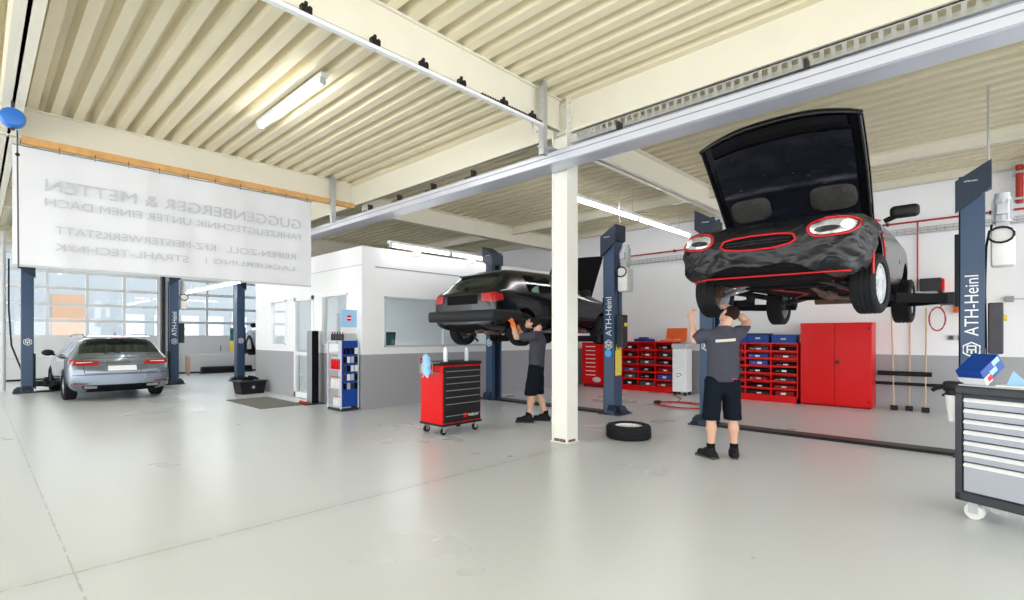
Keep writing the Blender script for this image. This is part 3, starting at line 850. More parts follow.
# ---- silver estate ------------------------------------------------------------
est = thing('estate_car', 'silver grey estate car parked on the floor between two lift posts', 'car', (2.30, 16.78, 0), PI/2)
ST = [(-2.46, .36, .76, .60, .70, .66), (-2.43, .27, .88, .74, .80, .80), (-2.36, .22, .915, .90, .80, .955), (-2.27, .20, .925, .98, .76, 1.04),
      (-1.93, .19, .93, 1.00, .68, 1.385), (-1.75, .19, .935, 1.00, .67, 1.425), (-1.1, .19, .935, .99, .655, 1.455), (-1.02, .19, .935, .985, .655, 1.458),
      (-.12, .19, .935, .97, .64, 1.46), (-.04, .19, .935, .965, .64, 1.46), (.55, .19, .93, .95, .62, 1.425), (.72, .19, .93, .945, .62, 1.37),
      (1.35, .19, .93, .93, .74, 1.00), (1.95, .2, .90, .84, .74, .90), (2.30, .22, .83, .70, .66, .76), (2.45, .30, .62, .56, .5, .62)]
rules = {}
for j in (6, 7): rules[(3, j)] = 2; rules[(11, j)] = 3
for i in (5, 7, 9): rules[(i, 5)] = 1
est_parts, eb = car_shell('body', ST, rules, [(-1.46, .33), (1.45, .33)], .375,
    [('body', M['carsilver']), ('side_window', M['dglass']), ('rear_window', M['dglass']), ('windscreen', M['dglass']), ('underbody', M['matte'])], est)
for sx in (-1.46, 1.45):
    for s in (1, -1): wheel(est, sx, s*.82, .33, .33, .235, .235, s, 10)
for s in (1, -1):
    patch('tail_light', eb, 'rear', [(s*.42, .90), (s*.40, .82), (s*.62, .80), (s*.90, .82), (s*.91, .90), (s*.86, .93), (s*.66, .915)], M['tail'], est)
    lt = patch('lamp_strip', eb, 'rear', [(s*.52, .88), (s*.52, .87), (s*.80, .86), (s*.80, .88)], M['white'], est, off=.02)
    patch('tail_light', eb, 'left' if s > 0 else 'right', [(-2.30, .82), (-2.12, .85), (-2.14, .92), (-2.34, .93)], M['tail'], est)
    q = MB(); q.tube([(-1.85, s*.60, 1.42), (-1.7, s*.60, 1.475), (-.6, s*.60, 1.50), (.35, s*.60, 1.47), (.5, s*.60, 1.43)], .016); q.build('roof_rail', M['steel'], est, True)
    q = MB(); q.ball((.72, s*1.02, 1.03), .1, (.7, 1.25, .8)); q.tube([(.72, s*.88, .97), (.72, s*.98, 1.0)], .025)
    q.build('side_mirror', M['black'], est, True)
    patch('door_handle', eb, 'left' if s > 0 else 'right', [(-.35, .84), (-.15, .84), (-.15, .865), (-.35, .865)], M['steel'], est, off=.03, rings=2)
    patch('door_handle', eb, 'left' if s > 0 else 'right', [(-1.2, .86), (-1.0, .86), (-1.0, .885), (-1.2, .885)], M['steel'], est, off=.03, rings=2)
    trace('door_seam', eb, 'left' if s > 0 else 'right', [(-1.02, .95), (-1.05, .60), (-.98, .30), (-.1, .28), (-.08, .93)], .004, M['matte'], est, off=.001, closed=False)
    trace('chrome_trim', eb, 'left' if s > 0 else 'right', [(-1.8+.2*i, .995-.004*i) for i in range(13)], .009, M['steel'], est, off=.003, closed=False)
    patch('reflector', eb, 'rear', [(s*.60, .42), (s*.60, .40), (s*.84, .41), (s*.84, .44)], M['dred'], est, off=.01)
    patch('exhaust_trim', eb, 'rear', [(s*.45, .30), (s*.45, .35), (s*.68, .36), (s*.66, .30)], M['steel'], est, off=.012)
patch('number_plate', eb, 'rear', [(-.26, .68), (.26, .68), (.26, .79), (-.26, .79)], M['plate'], est, off=.02, n=40)
patch('rear_diffuser', eb, 'rear', [(-.66, .27), (.66, .27), (.72, .37), (-.72, .37)], M['matte'], est, off=.008, n=60)
trace('tailgate_seam', eb, 'rear', [(-.70, .96), (-.66, .62), (.66, .62), (.70, .96)], .005, M['matte'], est, off=.001, n=80)
trace('chrome_strip', eb, 'rear', [(-.40+.08*i, .82) for i in range(11)], .008, M['steel'], est, off=.008, closed=False)
trace('bumper_seam', eb, 'rear', [(-.86+.086*i, .60) for i in range(21)], .006, M['matte'], est, off=.001, closed=False)
q = MB(); q.prism([(-2.02, 1.40), (-1.78, 1.43), (-1.78, 1.46), (-2.03, 1.425)], 'Y', -.60, .60); q.build('roof_spoiler', M['carsilver'], est)
MB().box(-2.04, -2.02, -.18, .18, 1.40, 1.42).build('brake_light', M['tail'], est)
q = MB(); q.tube([(-2.28, 0, 1.06), (-2.25, .25, 1.12), (-2.20, .42, 1.15)], .01); q.build('rear_wiper', M['black'], est)
q = MB(); q.prism([(-1.55, 1.46), (-1.45, 1.46), (-1.53, 1.53)], 'Y', -.015, .015); q.build('antenna', M['carsilver'], est)
far_car = dup(est, (7.55, 17.6, .78), PI/2, 'silver car raised on the far lift at the edge of the office wall')
for c in KIDS(far_car):
    if c.name.startswith('number_plate'): bpy.data.objects.remove(c)

# ---- black hatchback -----------------------------------------------------------
gz = 1.30
hb_ = thing('hatchback_car', 'black hatchback raised on the lift with its bonnet open', 'car', (7.86, 6.85, gz), 0)
SG = [(-1.95, .36, .72, .78, .64, .86), (-1.93, .28, .80, .86, .70, .925), (-1.84, .24, .83, .93, .68, .975), (-1.50, .20, .845, .93, .60, 1.30),
      (-1.36, .20, .85, .90, .60, 1.35), (-1.18, .20, .85, .88, .595, 1.375), (-.20, .20, .855, .875, .585, 1.385), (-.10, .20, .855, .875, .585, 1.385),
      (.38, .20, .855, .87, .575, 1.36), (.52, .20, .85, .87, .575, 1.31), (1.05, .20, .85, .87, .70, .95), (1.7, .22, .83, .80, .70, .86), (1.90, .28, .78, .70, .66, .76), (1.97, .36, .70, .6, .6, .66)]
rules = {}
for j in (6, 7): rules[(2, j)] = 2; rules[(9, j)] = 3
for i in (5, 7): rules[(i, 5)] = 1
hp, gb = car_shell('body', SG, rules, [(-1.25, .30), (1.22, .30)], .335,
    [('body', M['carblack']), ('side_window', M['sglass']), ('rear_window', M['dglass']), ('windscreen', M['sglass']), ('underbody', M['matte'])], hb_)
for sx in (-1.25, 1.22):
    for s in (1, -1): wheel(hb_, sx, s*.765, .27, .295, .195, .19, s, 7, 'dsteel')
for s in (1, -1):
    patch('tail_light', gb, 'rear', [(s*.52, .74), (s*.80, .72), (s*.825, .87), (s*.76, .885), (s*.50, .87)], M['tail'], hb_, off=.015)
    patch('tail_light', gb, 'left' if s > 0 else 'right', [(-1.90, .74), (-1.74, .76), (-1.76, .86), (-1.88, .87)], M['tail'], hb_, off=.008)
    q = MB(); q.box(.42, .56, s*.90-.09, s*.90+.09, .93, 1.05, .03); q.build('side_mirror', M['black'], hb_, True)
    trace('door_seam', gb, 'left' if s > 0 else 'right', [(-.95, .9), (-.8, .55), (-.75, .27), (.55, .27), (.6, .55), (.55, .9)], .004, M['matte'], hb_, off=.001, closed=False)
    patch('side_moulding', gb, 'left' if s > 0 else 'right', [(-.88, .46), (.86, .46), (.86, .52), (-.88, .52)], M['bumper'], hb_, off=.018, n=80, rings=2)
    q = MB(); q.tube([(-1.25-.355*math.cos(a), s*.862, .30+.355*math.sin(a)) for a in [PI*k/14 for k in range(15)]], .018, 8); q.build('arch_flare', M['bumper'], hb_, True)
patch('number_plate_recess', gb, 'rear', [(-.40, .70), (.40, .70), (.40, .86), (-.40, .86)], M['matte'], hb_, off=.006, n=60)
def bumper_mesh(x0, sgn, hw, z0, z1, dep, wrap):
    q = MB()
    def f(u, v):
        a = (u-.5)*2; yy = hw*max(-1, min(1, a*1.22)); bx = x0-sgn*dep*(1-abs(a)**4*.45)
        if abs(a) > .82: bx = x0-sgn*dep*(.75)+sgn*(abs(a)-.82)/.18*wrap; yy = hw*math.copysign(1, a)
        bulge = math.sin(PI*v)**.5*.035
        return Vector((bx-sgn*bulge*(1 if abs(a) <= .82 else .0), yy+math.copysign(bulge if abs(a) > .82 else 0, a), z0+(z1-z0)*v))
    q.grid(f, 44, 8); return q
bq = bumper_mesh(-1.90, 1, .865, .40, .59, .12, .62)
# close the top of the bumper
bm_ = bq.bm; bm_.verts.ensure_lookup_table()
bq.box(-1.985, -1.88, -.74, .74, .41, .585, .02)
bq.build('rear_bumper', M['bumper'], hb_, 40)
q = MB(); q.box(1.86, 2.0, -.84, .84, .28, .52, .03); q.build('front_bumper', M['bumper'], hb_, True)
q = MB(); q.tube([(-1.87, 0, .99), (-1.80, .30, 1.08), (-1.75, .45, 1.11)], .009); q.cyl((-1.88, 0, .97), (-1.83, 0, .99), .03, 10); q.build('rear_wiper', M['black'], hb_)
MB().prism([(-1.56, 1.23), (-1.35, 1.30), (-1.35, 1.325), (-1.58, 1.265)], 'Y', -.50, .50).build('roof_spoiler', M['carblack'], hb_)
q = MB(); q.cyl((-1.78, -.42, .26), (-1.45, -.42, .26), .085, 16); q.tube([(-2.0, -.42, .22), (-1.9, -.42, .24), (-1.78, -.42, .26)], .028); q.tube([(-1.45, -.42, .26), (-1.0, -.1, .22), (.9, 0, .2)], .03)
q.build('exhaust', M['exh'], hb_, True)
q = MB(); q.box(-1.33, -1.2, -.66, .66, .22, .33, .02); q.tube([(-1.25, .5, .27), (-.7, .5, .24)], .035); q.tube([(-1.25, -.5, .27), (-.7, -.5, .24)], .035); q.tube([(-1.25, .55, .3), (-1.15, .52, .1), (-1.1, .5, .05)], .02)
q.build('rear_axle', M['dsteel'], hb_, True)
q = MB()
for s in (-1, 1): q.box(-.1, .1, s*.15-.08, s*.15+.08, 0, .16, .03)
q.box(-.6, .9, -.30, .30, .13, .2, .03); q.build('underbody_pan', M['matte'], hb_)
q = MB(); HL = 1.0
def gh(u, v, o=0): return Vector((1.02+HL*v*math.cos(1.12)-o*.9, (u-.5)*1.36, .95+HL*v*math.sin(1.12)+.03*math.cos((u-.5)*3)+o*.3))
q.grid(lambda u, v: gh(u, v), 12, 10); q.grid(lambda u, v: gh(u, v, .03), 12, 10); q.build('bonnet', M['matte'], hb_, 40)
q = MB()
for s in (-1, 1): q.box(-.45, .0, s*.34-.22, s*.34+.22, .5, .75, .05); q.box(-.05, .08, s*.34-.2, s*.34+.2, .7, 1.22, .05, rot=Matrix.Rotation(-.2, 3, 'Y'))
q.build('seat', M['matte'], hb_, True)

# ---- coupe with nose cover -----------------------------------------------------
cz = 1.86
cp = thing('coupe_car', 'dark coupe raised on the right lift, bonnet open, black vinyl nose cover with red piping', 'car', (7.75, 1.82, cz), PI)
cp.scale = (1, 1.04, 1)
SC = [(-2.10, .36, .66, .62, .58, .70), (-2.02, .27, .76, .78, .64, .86), (-1.80, .20, .82, .88, .66, .97), (-1.15, .18, .83, .89, .56, 1.19), (-.50, .18, .845, .89, .56, 1.26),
      (-.42, .18, .845, .89, .56, 1.26), (.12, .18, .85, .88, .57, 1.24), (.66, .18, .86, .86, .70, .955), (.92, .18, .865, .84, .74, .92), (1.35, .18, .87, .79, .76, .87), (1.70, .18, .87, .755, .74, .82),
      (1.93, .18, .86, .70, .72, .78), (2.06, .20, .80, .63, .66, .72), (2.14, .25, .66, .57, .52, .65), (2.17, .33, .42, .52, .30, .58)]
rules = {}
for j in (6, 7): rules[(6, j)] = 3; rules[(2, j)] = 2
for i in (3, 5): rules[(i, 5)] = 1
cpp, cb = car_shell('body', SC, rules, [(-1.35, .26), (1.20, .30)], .36,
    [('body', M['cargrey']), ('side_window', M['dglass']), ('rear_window', M['dglass']), ('windscreen', M['dglass']), ('underbody', M['matte'])], cp, sub=3)
for s in (1, -1):
    wheel(cp, -1.40, s*.79, .085, .31, .215, .205, s, 12, 'lgrey')
    wheel(cp, 1.20, s*.79, .14, .315, .22, .21, s, 12, 'lgrey', turn=-.10)
# nose cover: front skin of the body pushed out, creased
bm = bmesh.new(); bm.from_mesh(cpp['body'].data)
dl = [f for f in bm.faces if f.calc_center_median().x < 1.02 or (f.calc_center_median().z > .80 and f.calc_center_median().x < 1.30) or f.calc_center_median().z < .178 or (f.normal.z < -.6 and f.calc_center_median().x < 1.85)]
bmesh.ops.delete(bm, geom=dl, context='FACES')
bmesh.ops.subdivide_edges(bm, edges=bm.edges[:], cuts=1, use_grid_fill=True)
bm.normal_update()
for v in bm.verts:
    p = v.co
    # folds run diagonally down from the lamps, plus loose creases
    fold = .010*math.sin(26*p.z+14*abs(p.y)+3*math.sin(7*p.y))*max(0, min(1, (.62-p.z)/.2))
    n1 = noise.noise(Vector((p.x*3, p.y*5, p.z*9)))*.012
    n2 = noise.noise(Vector((p.x*8+4, p.y*14, p.z*22)))*.006+.016*max(0, 1-6*abs(noise.noise(Vector((p.x*2+9, p.y*3.2+p.z*2.5, p.z*3.5-p.y*1.2)))))+.009*max(0, 1-7*abs(noise.noise(Vector((p.x*4, p.y*7-p.z*4+3, p.z*6)))))
    v.co = p+v.normal*(.014+fold*.8+n1+n2)
me = bpy.data.meshes.new('nose_cover'); bm.to_mesh(me); cb2 = BVHTree.FromBMesh(bm); bm.free()
bra = link('nose_cover', me, M['bra'], cp); me.polygons.foreach_set('use_smooth', [True]*len(me.polygons))
for s in (1, -1):
    el = ellipse(s*.64, .645, .175, .078, s*.10, 40, .8)
    o = patch('headlight', cb2, 'front', el, M['lens'], cp, off=.006, dome=.012)
    trace('red_piping', cb2, 'front', ellipse(s*.64, .645, .193, .096, s*.10, 40, .8), .010, M['piping'], cp, off=.006)
    q = patch('turn_signal', cb2, 'front', ellipse(s*.75, .655, .052, .052, 0, 24), M['white'], cp, off=.022)
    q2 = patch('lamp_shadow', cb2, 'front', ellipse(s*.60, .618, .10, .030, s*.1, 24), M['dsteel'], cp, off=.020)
mo = [(-.34, .545), (-.31, .595), (-.2, .610), (0, .615), (.2, .610), (.31, .595), (.34, .545), (.29, .515), (.15, .496), (0, .490), (-.15, .496), (-.29, .515)]
patch('grille', cb2, 'front', mo, M['matte'], cp, off=.004, n=60)
q = MB()
for zz in (.54, .57):
    P = [cast(cb2, 'front', u, zz)[0] for u in [(-.30+.06*i) for i in range(11)]]
    q.tube([p+Vector((.012, 0, 0)) for p in P if p], .005, 6)
q.build('grille_bar', M['dsteel'], cp)
trace('red_piping', cb2, 'front', [(p[0]*1.05, .552+(p[1]-.552)*1.2) for p in mo], .010, M['piping'], cp, off=.008, n=80)
trace('red_piping', cb2, 'front', [(-.84+.04*i, .215) for i in range(43)], .009, M['piping'], cp, off=.012, closed=False)
for s in (1, -1):
    sd = 'left' if s > 0 else 'right'
    q = MB(); q.tube([(1.20+.385*math.cos(a), s*.872, .30+.385*math.sin(a)) for a in [PI*k/14 for k in range(-1, 16)]], .011, 8); q.build('red_piping', M['piping'], cp, True)
    trace('red_piping', cb2, sd, [(1.03, .74), (1.035, .6), (1.06, .52)], .010, M['piping'], cp, off=.008, closed=False)
    q = MB(); q.box(.44, .56, s*1.0-.13, s*1.0+.13, .93, 1.07, .045, 4); q.tube([(.48, s*.82, .92), (.50, s*.95, .97)], .03); q.build('side_mirror', M['black'], cp, True)
    trace('door_seam', cb, sd, [(.62, .80), (.66, .55), (.60, .26), (-.55, .26), (-.60, .55), (-.52, .84)], .004, M['matte'], cp, off=.001, closed=False)
    q = MB(); q.tube([(.66, s*.70, .94), (.66, s*.80, .90), (.9, s*.80, .86)], .012); q.build('red_piping', M['piping'], cp)
# bonnet, hinge at the scuttle
hd = math.atan2(1.02, .93)
Lh = 1.36
def hood(u, v, o=0.):
    a = (u-.5)*2
    w = .80+.03*v-.03*(1-v)
    ext = (1-abs(a)**2.6)*.14*v**3
    l = Lh*v*.93+ext
    bow = .05*(1-a*a)+.05*math.sin(PI*v)*.6
    y = a*w*(1-.04*v*v)
    # normal of raised panel points backwards-up: (-sin, 0, cos)
    return Vector((.80+l*math.cos(hd)-(bow+o)*math.sin(hd), y, .90+l*math.sin(hd)+(bow+o)*math.cos(hd)))
q = MB(); q.grid(lambda u, v: hood(u, v, .03), 30, 20); q.grid(lambda u, v: hood(u, v, .0), 30, 20)
edge = [(0, i/20) for i in range(21)]+[(i/30, 1) for i in range(1, 31)]+[(1, 1-i/20) for i in range(1, 21)]
for (a, b) in zip(edge, edge[1:]):
    vs = [q.bm.verts.new(hood(a[0], a[1], 0)), q.bm.verts.new(hood(b[0], b[1], 0)), q.bm.verts.new(hood(b[0], b[1], .03)), q.bm.verts.new(hood(a[0], a[1], .03))]
    q.bm.faces.new(vs)
bmesh.ops.remove_doubles(q.bm, verts=q.bm.verts[:], dist=.0005)
bon = q.build('bonnet', M['carblack'], cp, 60)
MB().tube([hood(.02+.0*i, v, -.012) for i, v in enumerate([k/12 for k in range(13)])], .02).build('rim_fold', M['carblack'], bon, True)
MB().tube([hood(.98, v, -.012) for v in [k/12 for k in range(13)]], .02).build('rim_fold', M['carblack'], bon, True)
MB().tube([hood(u, .985, -.012) for u in [k/30 for k in range(31)]], .022).build('rim_fold', M['carblack'], bon, True)
MB().grid(lambda u, v: hood(.08+.84*u, .87+.09*v, -.02-.02*math.sin(PI*v)), 24, 4).build('front_brace', M['matte'], bon, 60)
q = MB()
def lin(u, v):
    uu = .07+.86*u; vv = .05+.80*v
    n_ = noise.noise(Vector((uu*7, vv*6, 1)))*.012+noise.noise(Vector((uu*18, vv*16, 5)))*.005
    return hood(uu, vv, -.030+n_-.02*math.exp(-((vv-.42)/.03)**2)+.0)
q.grid(lin, 60, 50); q.build('liner', M['liner'], bon, 90)
for (u0, u1) in ((.09, .37), (.63, .92)):
    q = MB()
    cxh, rxh = (u0+u1)/2, (u1-u0)/2
    pts = ellipse(cxh, .27, rxh, .12, 0, 28, .55); c = hood(cxh, .27, -.075)
    cv = q.bm.verts.new(c); rr_ = []
    for sc, o_ in ((.5, -.075), (.92, -.070), (1., -.04)):
        rr_.append([q.bm.verts.new(hood(cxh+(p[0]-cxh)*sc, .27+(p[1]-.27)*sc, o_)) for p in pts])
    for i in range(28):
        q.bm.faces.new((cv, rr_[0][i], rr_[0][(i+1) % 28]))
        for a, b in ((0, 1), (1, 2)): q.bm.faces.new((rr_[a][i], rr_[b][i], rr_[b][(i+1) % 28], rr_[a][(i+1) % 28]))
    q.build('brace_pad', M['pad'], bon, 60)
for k in range(7):
    u = .2+.09*k; v = .40+.3*random.random(); p = hood(u, v, -.05)
    MB().box(p.x-.012, p.x+.012, p.y-.01, p.y+.01, p.z-.004, p.z+.004).build('clip', M['dsteel'], bon)
# engine, suspension and underbody
q = MB(); q.box(.95, 1.5, -.35, .35, .22, .55, .05); q.box(.4, .95, -.16, .16, .2, .42, .05); q.box(1.5, 1.75, -.4, .4, .25, .5, .04); q.build('engine_block', M['dsteel'], cp, True)
q = MB(); q.box(1.02, 1.28, -.42, .42, .15, .22, .02); q.box(-1.3, -1.0, -.42, .42, .15, .23, .02); q.build('subframe', M['matte'], cp, True)
q = MB(); q.tube([(.9, .2, .18), (.5, .18, .15), (-.8, .15, .14), (-1.2, .3, .16)], .032); q.cyl((-1.75, -.35, .2), (-1.75, .35, .2), .10, 16); q.cyl((.2, .17, .15), (-.3, .16, .145), .07, 16); q.tube([(-1.2, .3, .16), (-1.5, .35, .2), (-1.75, .3, .2)], .03)
q.build('exhaust', M['exh'], cp, True)
for s in (1, -1):
    for x in (1.20, -1.35):
        q = MB(); q.tube([(x+.15, s*.36, .20), (x, s*.66, .10)], .024); q.tube([(x-.15, s*.36, .20), (x, s*.66, .10)], .024); q.tube([(x, s*.4, .24), (x, s*.68, .15)], .02); q.cyl((x-.02, s*.56, .12), (x-.02, s*.50, .60), .045, 14)
        for k in range(5): q.lathe([(.065, -.008), (.075, 0), (.065, .008)], (x-.02, s*.53, .3+k*.045), 'Z', 14, True)
        q.build('suspension_arm', M['steel'] if s < 0 and x > 0 else M['dsteel'], cp, True)
    q = MB(); q.tube([(1.15, s*.30, .30), (1.15, s*.62, .16)], .016); q.ball((1.17, s*.55, .19), .04, (1, 1.4, 1)); q.build('tie_rod', M['yellow'] if s < 0 else M['dsteel'], cp, True)
q = MB(); q.box(.7, .76, -.75, .75, .16, .2); q.box(-.9, 1.0, -.72, -.62, .13, .19, .01); q.box(-.9, 1.0, .62, .72, .13, .19, .01); q.build('chassis_rail', M['matte'], cp)
q = MB(); q.tube([(1.5, -.5, .20), (1.0, -.2, .16), (.2, .0, .15), (-.8, -.4, .16)], .012); q.tube([(1.4, .5, .19), (.9, .45, .15), (-.6, .5, .15)], .01); q.build('brake_line', M['redpipe'], cp, True)

# ================================================================== tyre on the floor
tt = thing('tyre_on_rim', 'single tyre lying flat on the floor right of the cream column', 'tyre', (6.42, 3.83, 0))
prof = [(.19, .03), (.215, .008), (.26, 0), (.295, .008), (.312, .03)]
for k in range(4):
    c = .055+k*.03; prof += [(.315, c-.011), (.306, c-.006), (.306, c+.006), (.315, c+.011)]
prof += [(.312, .165), (.295, .19), (.26, .2), (.215, .192), (.19, .17)]
MB().lathe(prof, (0, 0, 0), 'Z', 48, True).build('tyre', M['rubber'], tt, 30)
q = MB(); q.lathe([(.195, .02), (.195, .175), (.183, .178), (.17, .15), (.165, .04), (.18, .02)], (0, 0, 0), 'Z', 36, True)
for k in range(5):
    a = 2*PI*k/5; q.tube([(.03*math.cos(a), .03*math.sin(a), .13), (.17*math.cos(a), .17*math.sin(a), .15)], .022, 6)
q.cyl((0, 0, .08), (0, 0, .15), .055, 18)
q.build('rim', M['white'], tt, 40)

# ================================================================== red and black tool trolley
def caster(parent, x, y, r, name='caster', m='rubber', fr='steel'):
    w = MB().cyl((x, y-.018, r), (x, y+.018, r), r, 20).build(name, M[m], parent, 40)
    q = MB(); q.box(x-.012-r*.3, x+r*.5, y-.027, y-.021, r*.8, r*2+.02); q.box(x-.012-r*.3, x+r*.5, y+.021, y+.027, r*.8, r*2+.02); q.box(x-r*.7, x+r*.7, y-.03, y+.03, r*2+.015, r*2+.03); q.cyl((x, y-.03, r), (x, y+.03, r), .01, 8)
    q.build('fork', M[fr], w)
tc = thing('tool_trolley', 'red and black drawer trolley standing left of the cream column', 'tool trolley', (5.035, 6.03, 0))
q = MB(); q.box(-.38, .38, -.20, .32, .15, 1.02, .012); q.build('cabinet', M['red'], tc)
MB().box(-.39, .39, -.212, .332, .13, .165, .008).build('base_frame', M['black'], tc)
MB().box(-.392, .392, -.215, .335, 1.02, 1.07, .012).build('top_tray', M['black'], tc)
MB().box(-.362, .352, -.222, -.20, .18, 1.0, .004).build('drawer_front', M['black'], tc)
hz = [.25, .42, .52, .62, .72, .81, .90]
for i, z in enumerate(hz):
    d_ = MB().box(-.352, .342, -.232, -.222, z-.045 if i else .19, z+.045, .003).build('drawer', M['black'], tc)
    MB().box(-.335, .325, -.240, -.232, z+.028, z+.036, .002).build('drawer_handle', M['grey'], d_)
text_obj('lettering', 'WÜRTH', .1, M['letter'], tc, (.19, -.2335, .27), R90, width=.20, height=.05)
q = MB(); q.box(.0, .065, -.235, -.232, .24, .30); em = q.build('emblem', M['red'], tc)
q = MB(); q.box(.415, .43, -.14, .16, .95, .965); q.box(.38, .43, -.14, -.125, .90, .965); q.box(.38, .43, .145, .16, .90, .965); q.build('push_handle', M['black'], tc)
for x in (-.31, .31):
    for y in (-.14, .26): caster(tc, x, y, .05)
for i, (x, y, h_, mm) in enumerate(((-.17, -.05, .22, 'white'), (-.08, .04, .18, 'steel'), (.22, -.08, .20, 'lgrey'))):
    t = thing('spray_can', ['white spray can at the left back of the red trolley top', 'steel can beside the white spray can on the red trolley', 'grey spray can at the right of the red trolley top'][i], 'spray can', (5.0+x, 6.02+y, 1.07))
    MB().lathe([(.031, 0), (.033, .004), (.033, h_-.04), (.024, h_-.02), (.022, h_-.015)], (0, 0, 0), 'Z', 20).build('can', M[mm], t, True)
    MB().cyl((0, 0, h_-.015), (0, 0, h_), .018, 14).build('cap', M['whitep'], t, True)
t = thing('wire_basket', 'rack with blue gloves and cloths hanging on the left side of the red trolley', 'basket', (4.60, 6.02, .86))
q = MB(); q.tube([(-.10, -.17, .2), (-.10, .15, .2), (0.03, .15, .2), (.03, -.17, .2)], .006, 6, True); q.tube([(-.09, -.16, .05), (-.09, .14, .05), (.03, .14, .05), (.03, -.16, .05)], .006, 6, True)
for k in range(7): q.tube([(-.10, -.16+k*.05, .2), (-.09, -.15+k*.048, .05)], .004, 6)
q.build('basket', M['steel'], t)
q = MB(); q.grid(lambda u, v: Vector((-.115+.02*math.sin(9*u), -.15+.15*u+.015*math.sin(14*v), .26-.28*v-.03*math.sin(8*u))), 12, 12); q.grid(lambda u, v: Vector((-.095+.02*math.sin(9*u+1), -.15+.15*u+.015*math.sin(14*v), .27-.25*v-.03*math.sin(8*u+1))), 12, 12)
o = q.build('blue_cloth', M['lblue'], None, 60); o.location = (4.56, 6.02, .90); o.name = 'cleaning_cloth'
tag(o, 'crumpled light blue cloth hanging over the left edge of the red trolley', 'cloth')
t = thing('spray_bottle', 'red and white spray bottle hooked on the far left of the trolley basket', 'bottle', (4.56, 6.14, .92))
MB().lathe([(.03, 0), (.038, .01), (.038, .11), (.015, .15), (.015, .17)], (0, 0, 0), 'Z', 18).build('bottle', M['whitep'], t, True)
q = MB(); q.box(-.06, .03, -.015, .015, .17, .21, .008); q.tube([(-.02, 0, .17), (-.04, 0, .13)], .008); q.build('trigger', M['red'], t)

# ================================================================== grey drawer cart in the foreground right
th_ = math.radians(-46.4)
def cam2w(s, d): # lateral s, depth d  ->  world x, y
    return (.7239*d+.6899*s, .6899*d-.7239*s)
a_ = cam2w(3.56, 4.12)
# cart local: x runs along the drawer front towards the camera, y into the cart
ux = Vector(cam2w(.366, -.93)); uy = Vector((-ux.y, ux.x))
gc = thing('drawer_cart', 'large grey workshop cart with white-edged drawers at the right edge', 'tool trolley', (a_[0], a_[1], 0), math.atan2(ux.y, ux.x))
W_ = .92; D_ = .46
q = MB(); q.box(0.03, W_-.03, .02, D_, .17, .99, .005); q.build('body', M['cart_frame'], gc)
q = MB(); q.box(0, .05, 0, .06, .14, 1.0, .01); q.box(W_-.05, W_, 0, .06, .14, 1.0, .01); q.box(0, W_, 0, .06, .14, .215, .01); q.box(0, W_, -.01, D_+.01, .985, 1.055, .015); q.build('frame', M['cart_frame'], gc)
MB().box(.02, W_-.02, .01, D_-.01, 1.055, 1.064).build('top_mat', M['lgrey'], gc)
zt = .965
hs = [.085, .085, .085, .085, .085, .085, .235]
for i, h_ in enumerate(hs):
    f_ = MB().box(.065, W_-.065, -.004, .02, zt-h_+.006, zt-.004, .003).build('drawer', M['cart_face'], gc)
    q = MB(); q.prism([(-.022, zt-.020), (-.004, zt-.006), (-.004, zt-.034), (-.018, zt-.034)], 'X', .07, W_-.07)
    q.build('drawer_edge', M['white'], f_)
    MB().box(.052, .066, .0, .018, zt-h_+.006, zt-.03, .002).build('drawer_latch', M['black'], f_)
    zt -= h_
for x in (.10, W_-.10):
    for y in (.07, D_-.07):
        caster(gc, x, y, .062, m='whitep' if x < .5 else 'rubber', fr='lgrey')
bx = thing('carton', 'blue and white parts carton lying tilted on the grey cart', 'box', (0, 0, 0))
bx.location = (a_[0]+ux.x*.08+uy.x*.22, a_[1]+ux.y*.08+uy.y*.22, 1.066); bx.rotation_euler = (.0, 0, th_+.25)
rt = Matrix.Rotation(-.62, 3, 'Y')
def rb(x0, x1, y0, y1, z0, z1, nm, mm, par=bx, b=.0):
    return MB().box(x0, x1, y0, y1, z0, z1, b, rot=rt, pivot=(-.11, 0, 0)).build(nm, M[mm], par)
rb(-.11, .13, -.10, .08, 0, .125, 'carton_body', 'boxblue', b=.003)
rb(-.115, -.04, -.104, .084, -.002, .06, 'white_panel', 'white')
rb(-.03, .05, -.1015, -.1, .03, .07, 'print_patch', 'lblue'); rb(.03, .11, -.1015, -.1, .08, .12, 'print_patch', 'lblue')
rb(-.08, -.03, -.1055, -.104, .01, .05, 'print_patch', 'red')
ct = thing('paper_sheet', 'white flap and papers behind the blue carton on the grey cart', 'papers', (a_[0]+ux.x*.40+uy.x*.2, a_[1]+ux.y*.40+uy.y*.2, 1.064), gc.rotation_euler.z)
MB().box(-.16, .3, -.15, .12, 0, .012, .002).build('sheet_stack', M['white'], ct)
MB().prism([(-.14, .012), (.0, .012), (-.10, .12)], 'Y', -.04, -.036).build('flap', M['lblue'], ct)
sb = thing('spray_gun', 'white cup spray gun with black head hanging beside the grey cart', 'spray gun', (a_[0]-ux.x*.05+uy.x*.10, a_[1]-ux.y*.05+uy.y*.10, .74), gc.rotation_euler.z)
sb.scale = (1.25, 1.25, 1.25)
MB().lathe([(.02, 0), (.032, .01), (.045, .12), (.05, .17), (.05, .18)], (0, 0, 0), 'Z', 22).build('cup', M['whitep'], sb, True)
q = MB(); q.cyl((0, 0, .18), (0, 0, .215), .05, 18); q.box(-.06, .045, -.03, .03, .20, .27, .015); q.tube([(-.05, 0, .235), (-.11, 0, .215), (-.13, 0, .20)], .014); q.tube([(-.03, .0, .2), (-.07, 0, .17)], .008); q.tube([(.04, 0, .25), (.055, 0, .18)], .016)
q.build('gun_head', M['black'], sb, True)

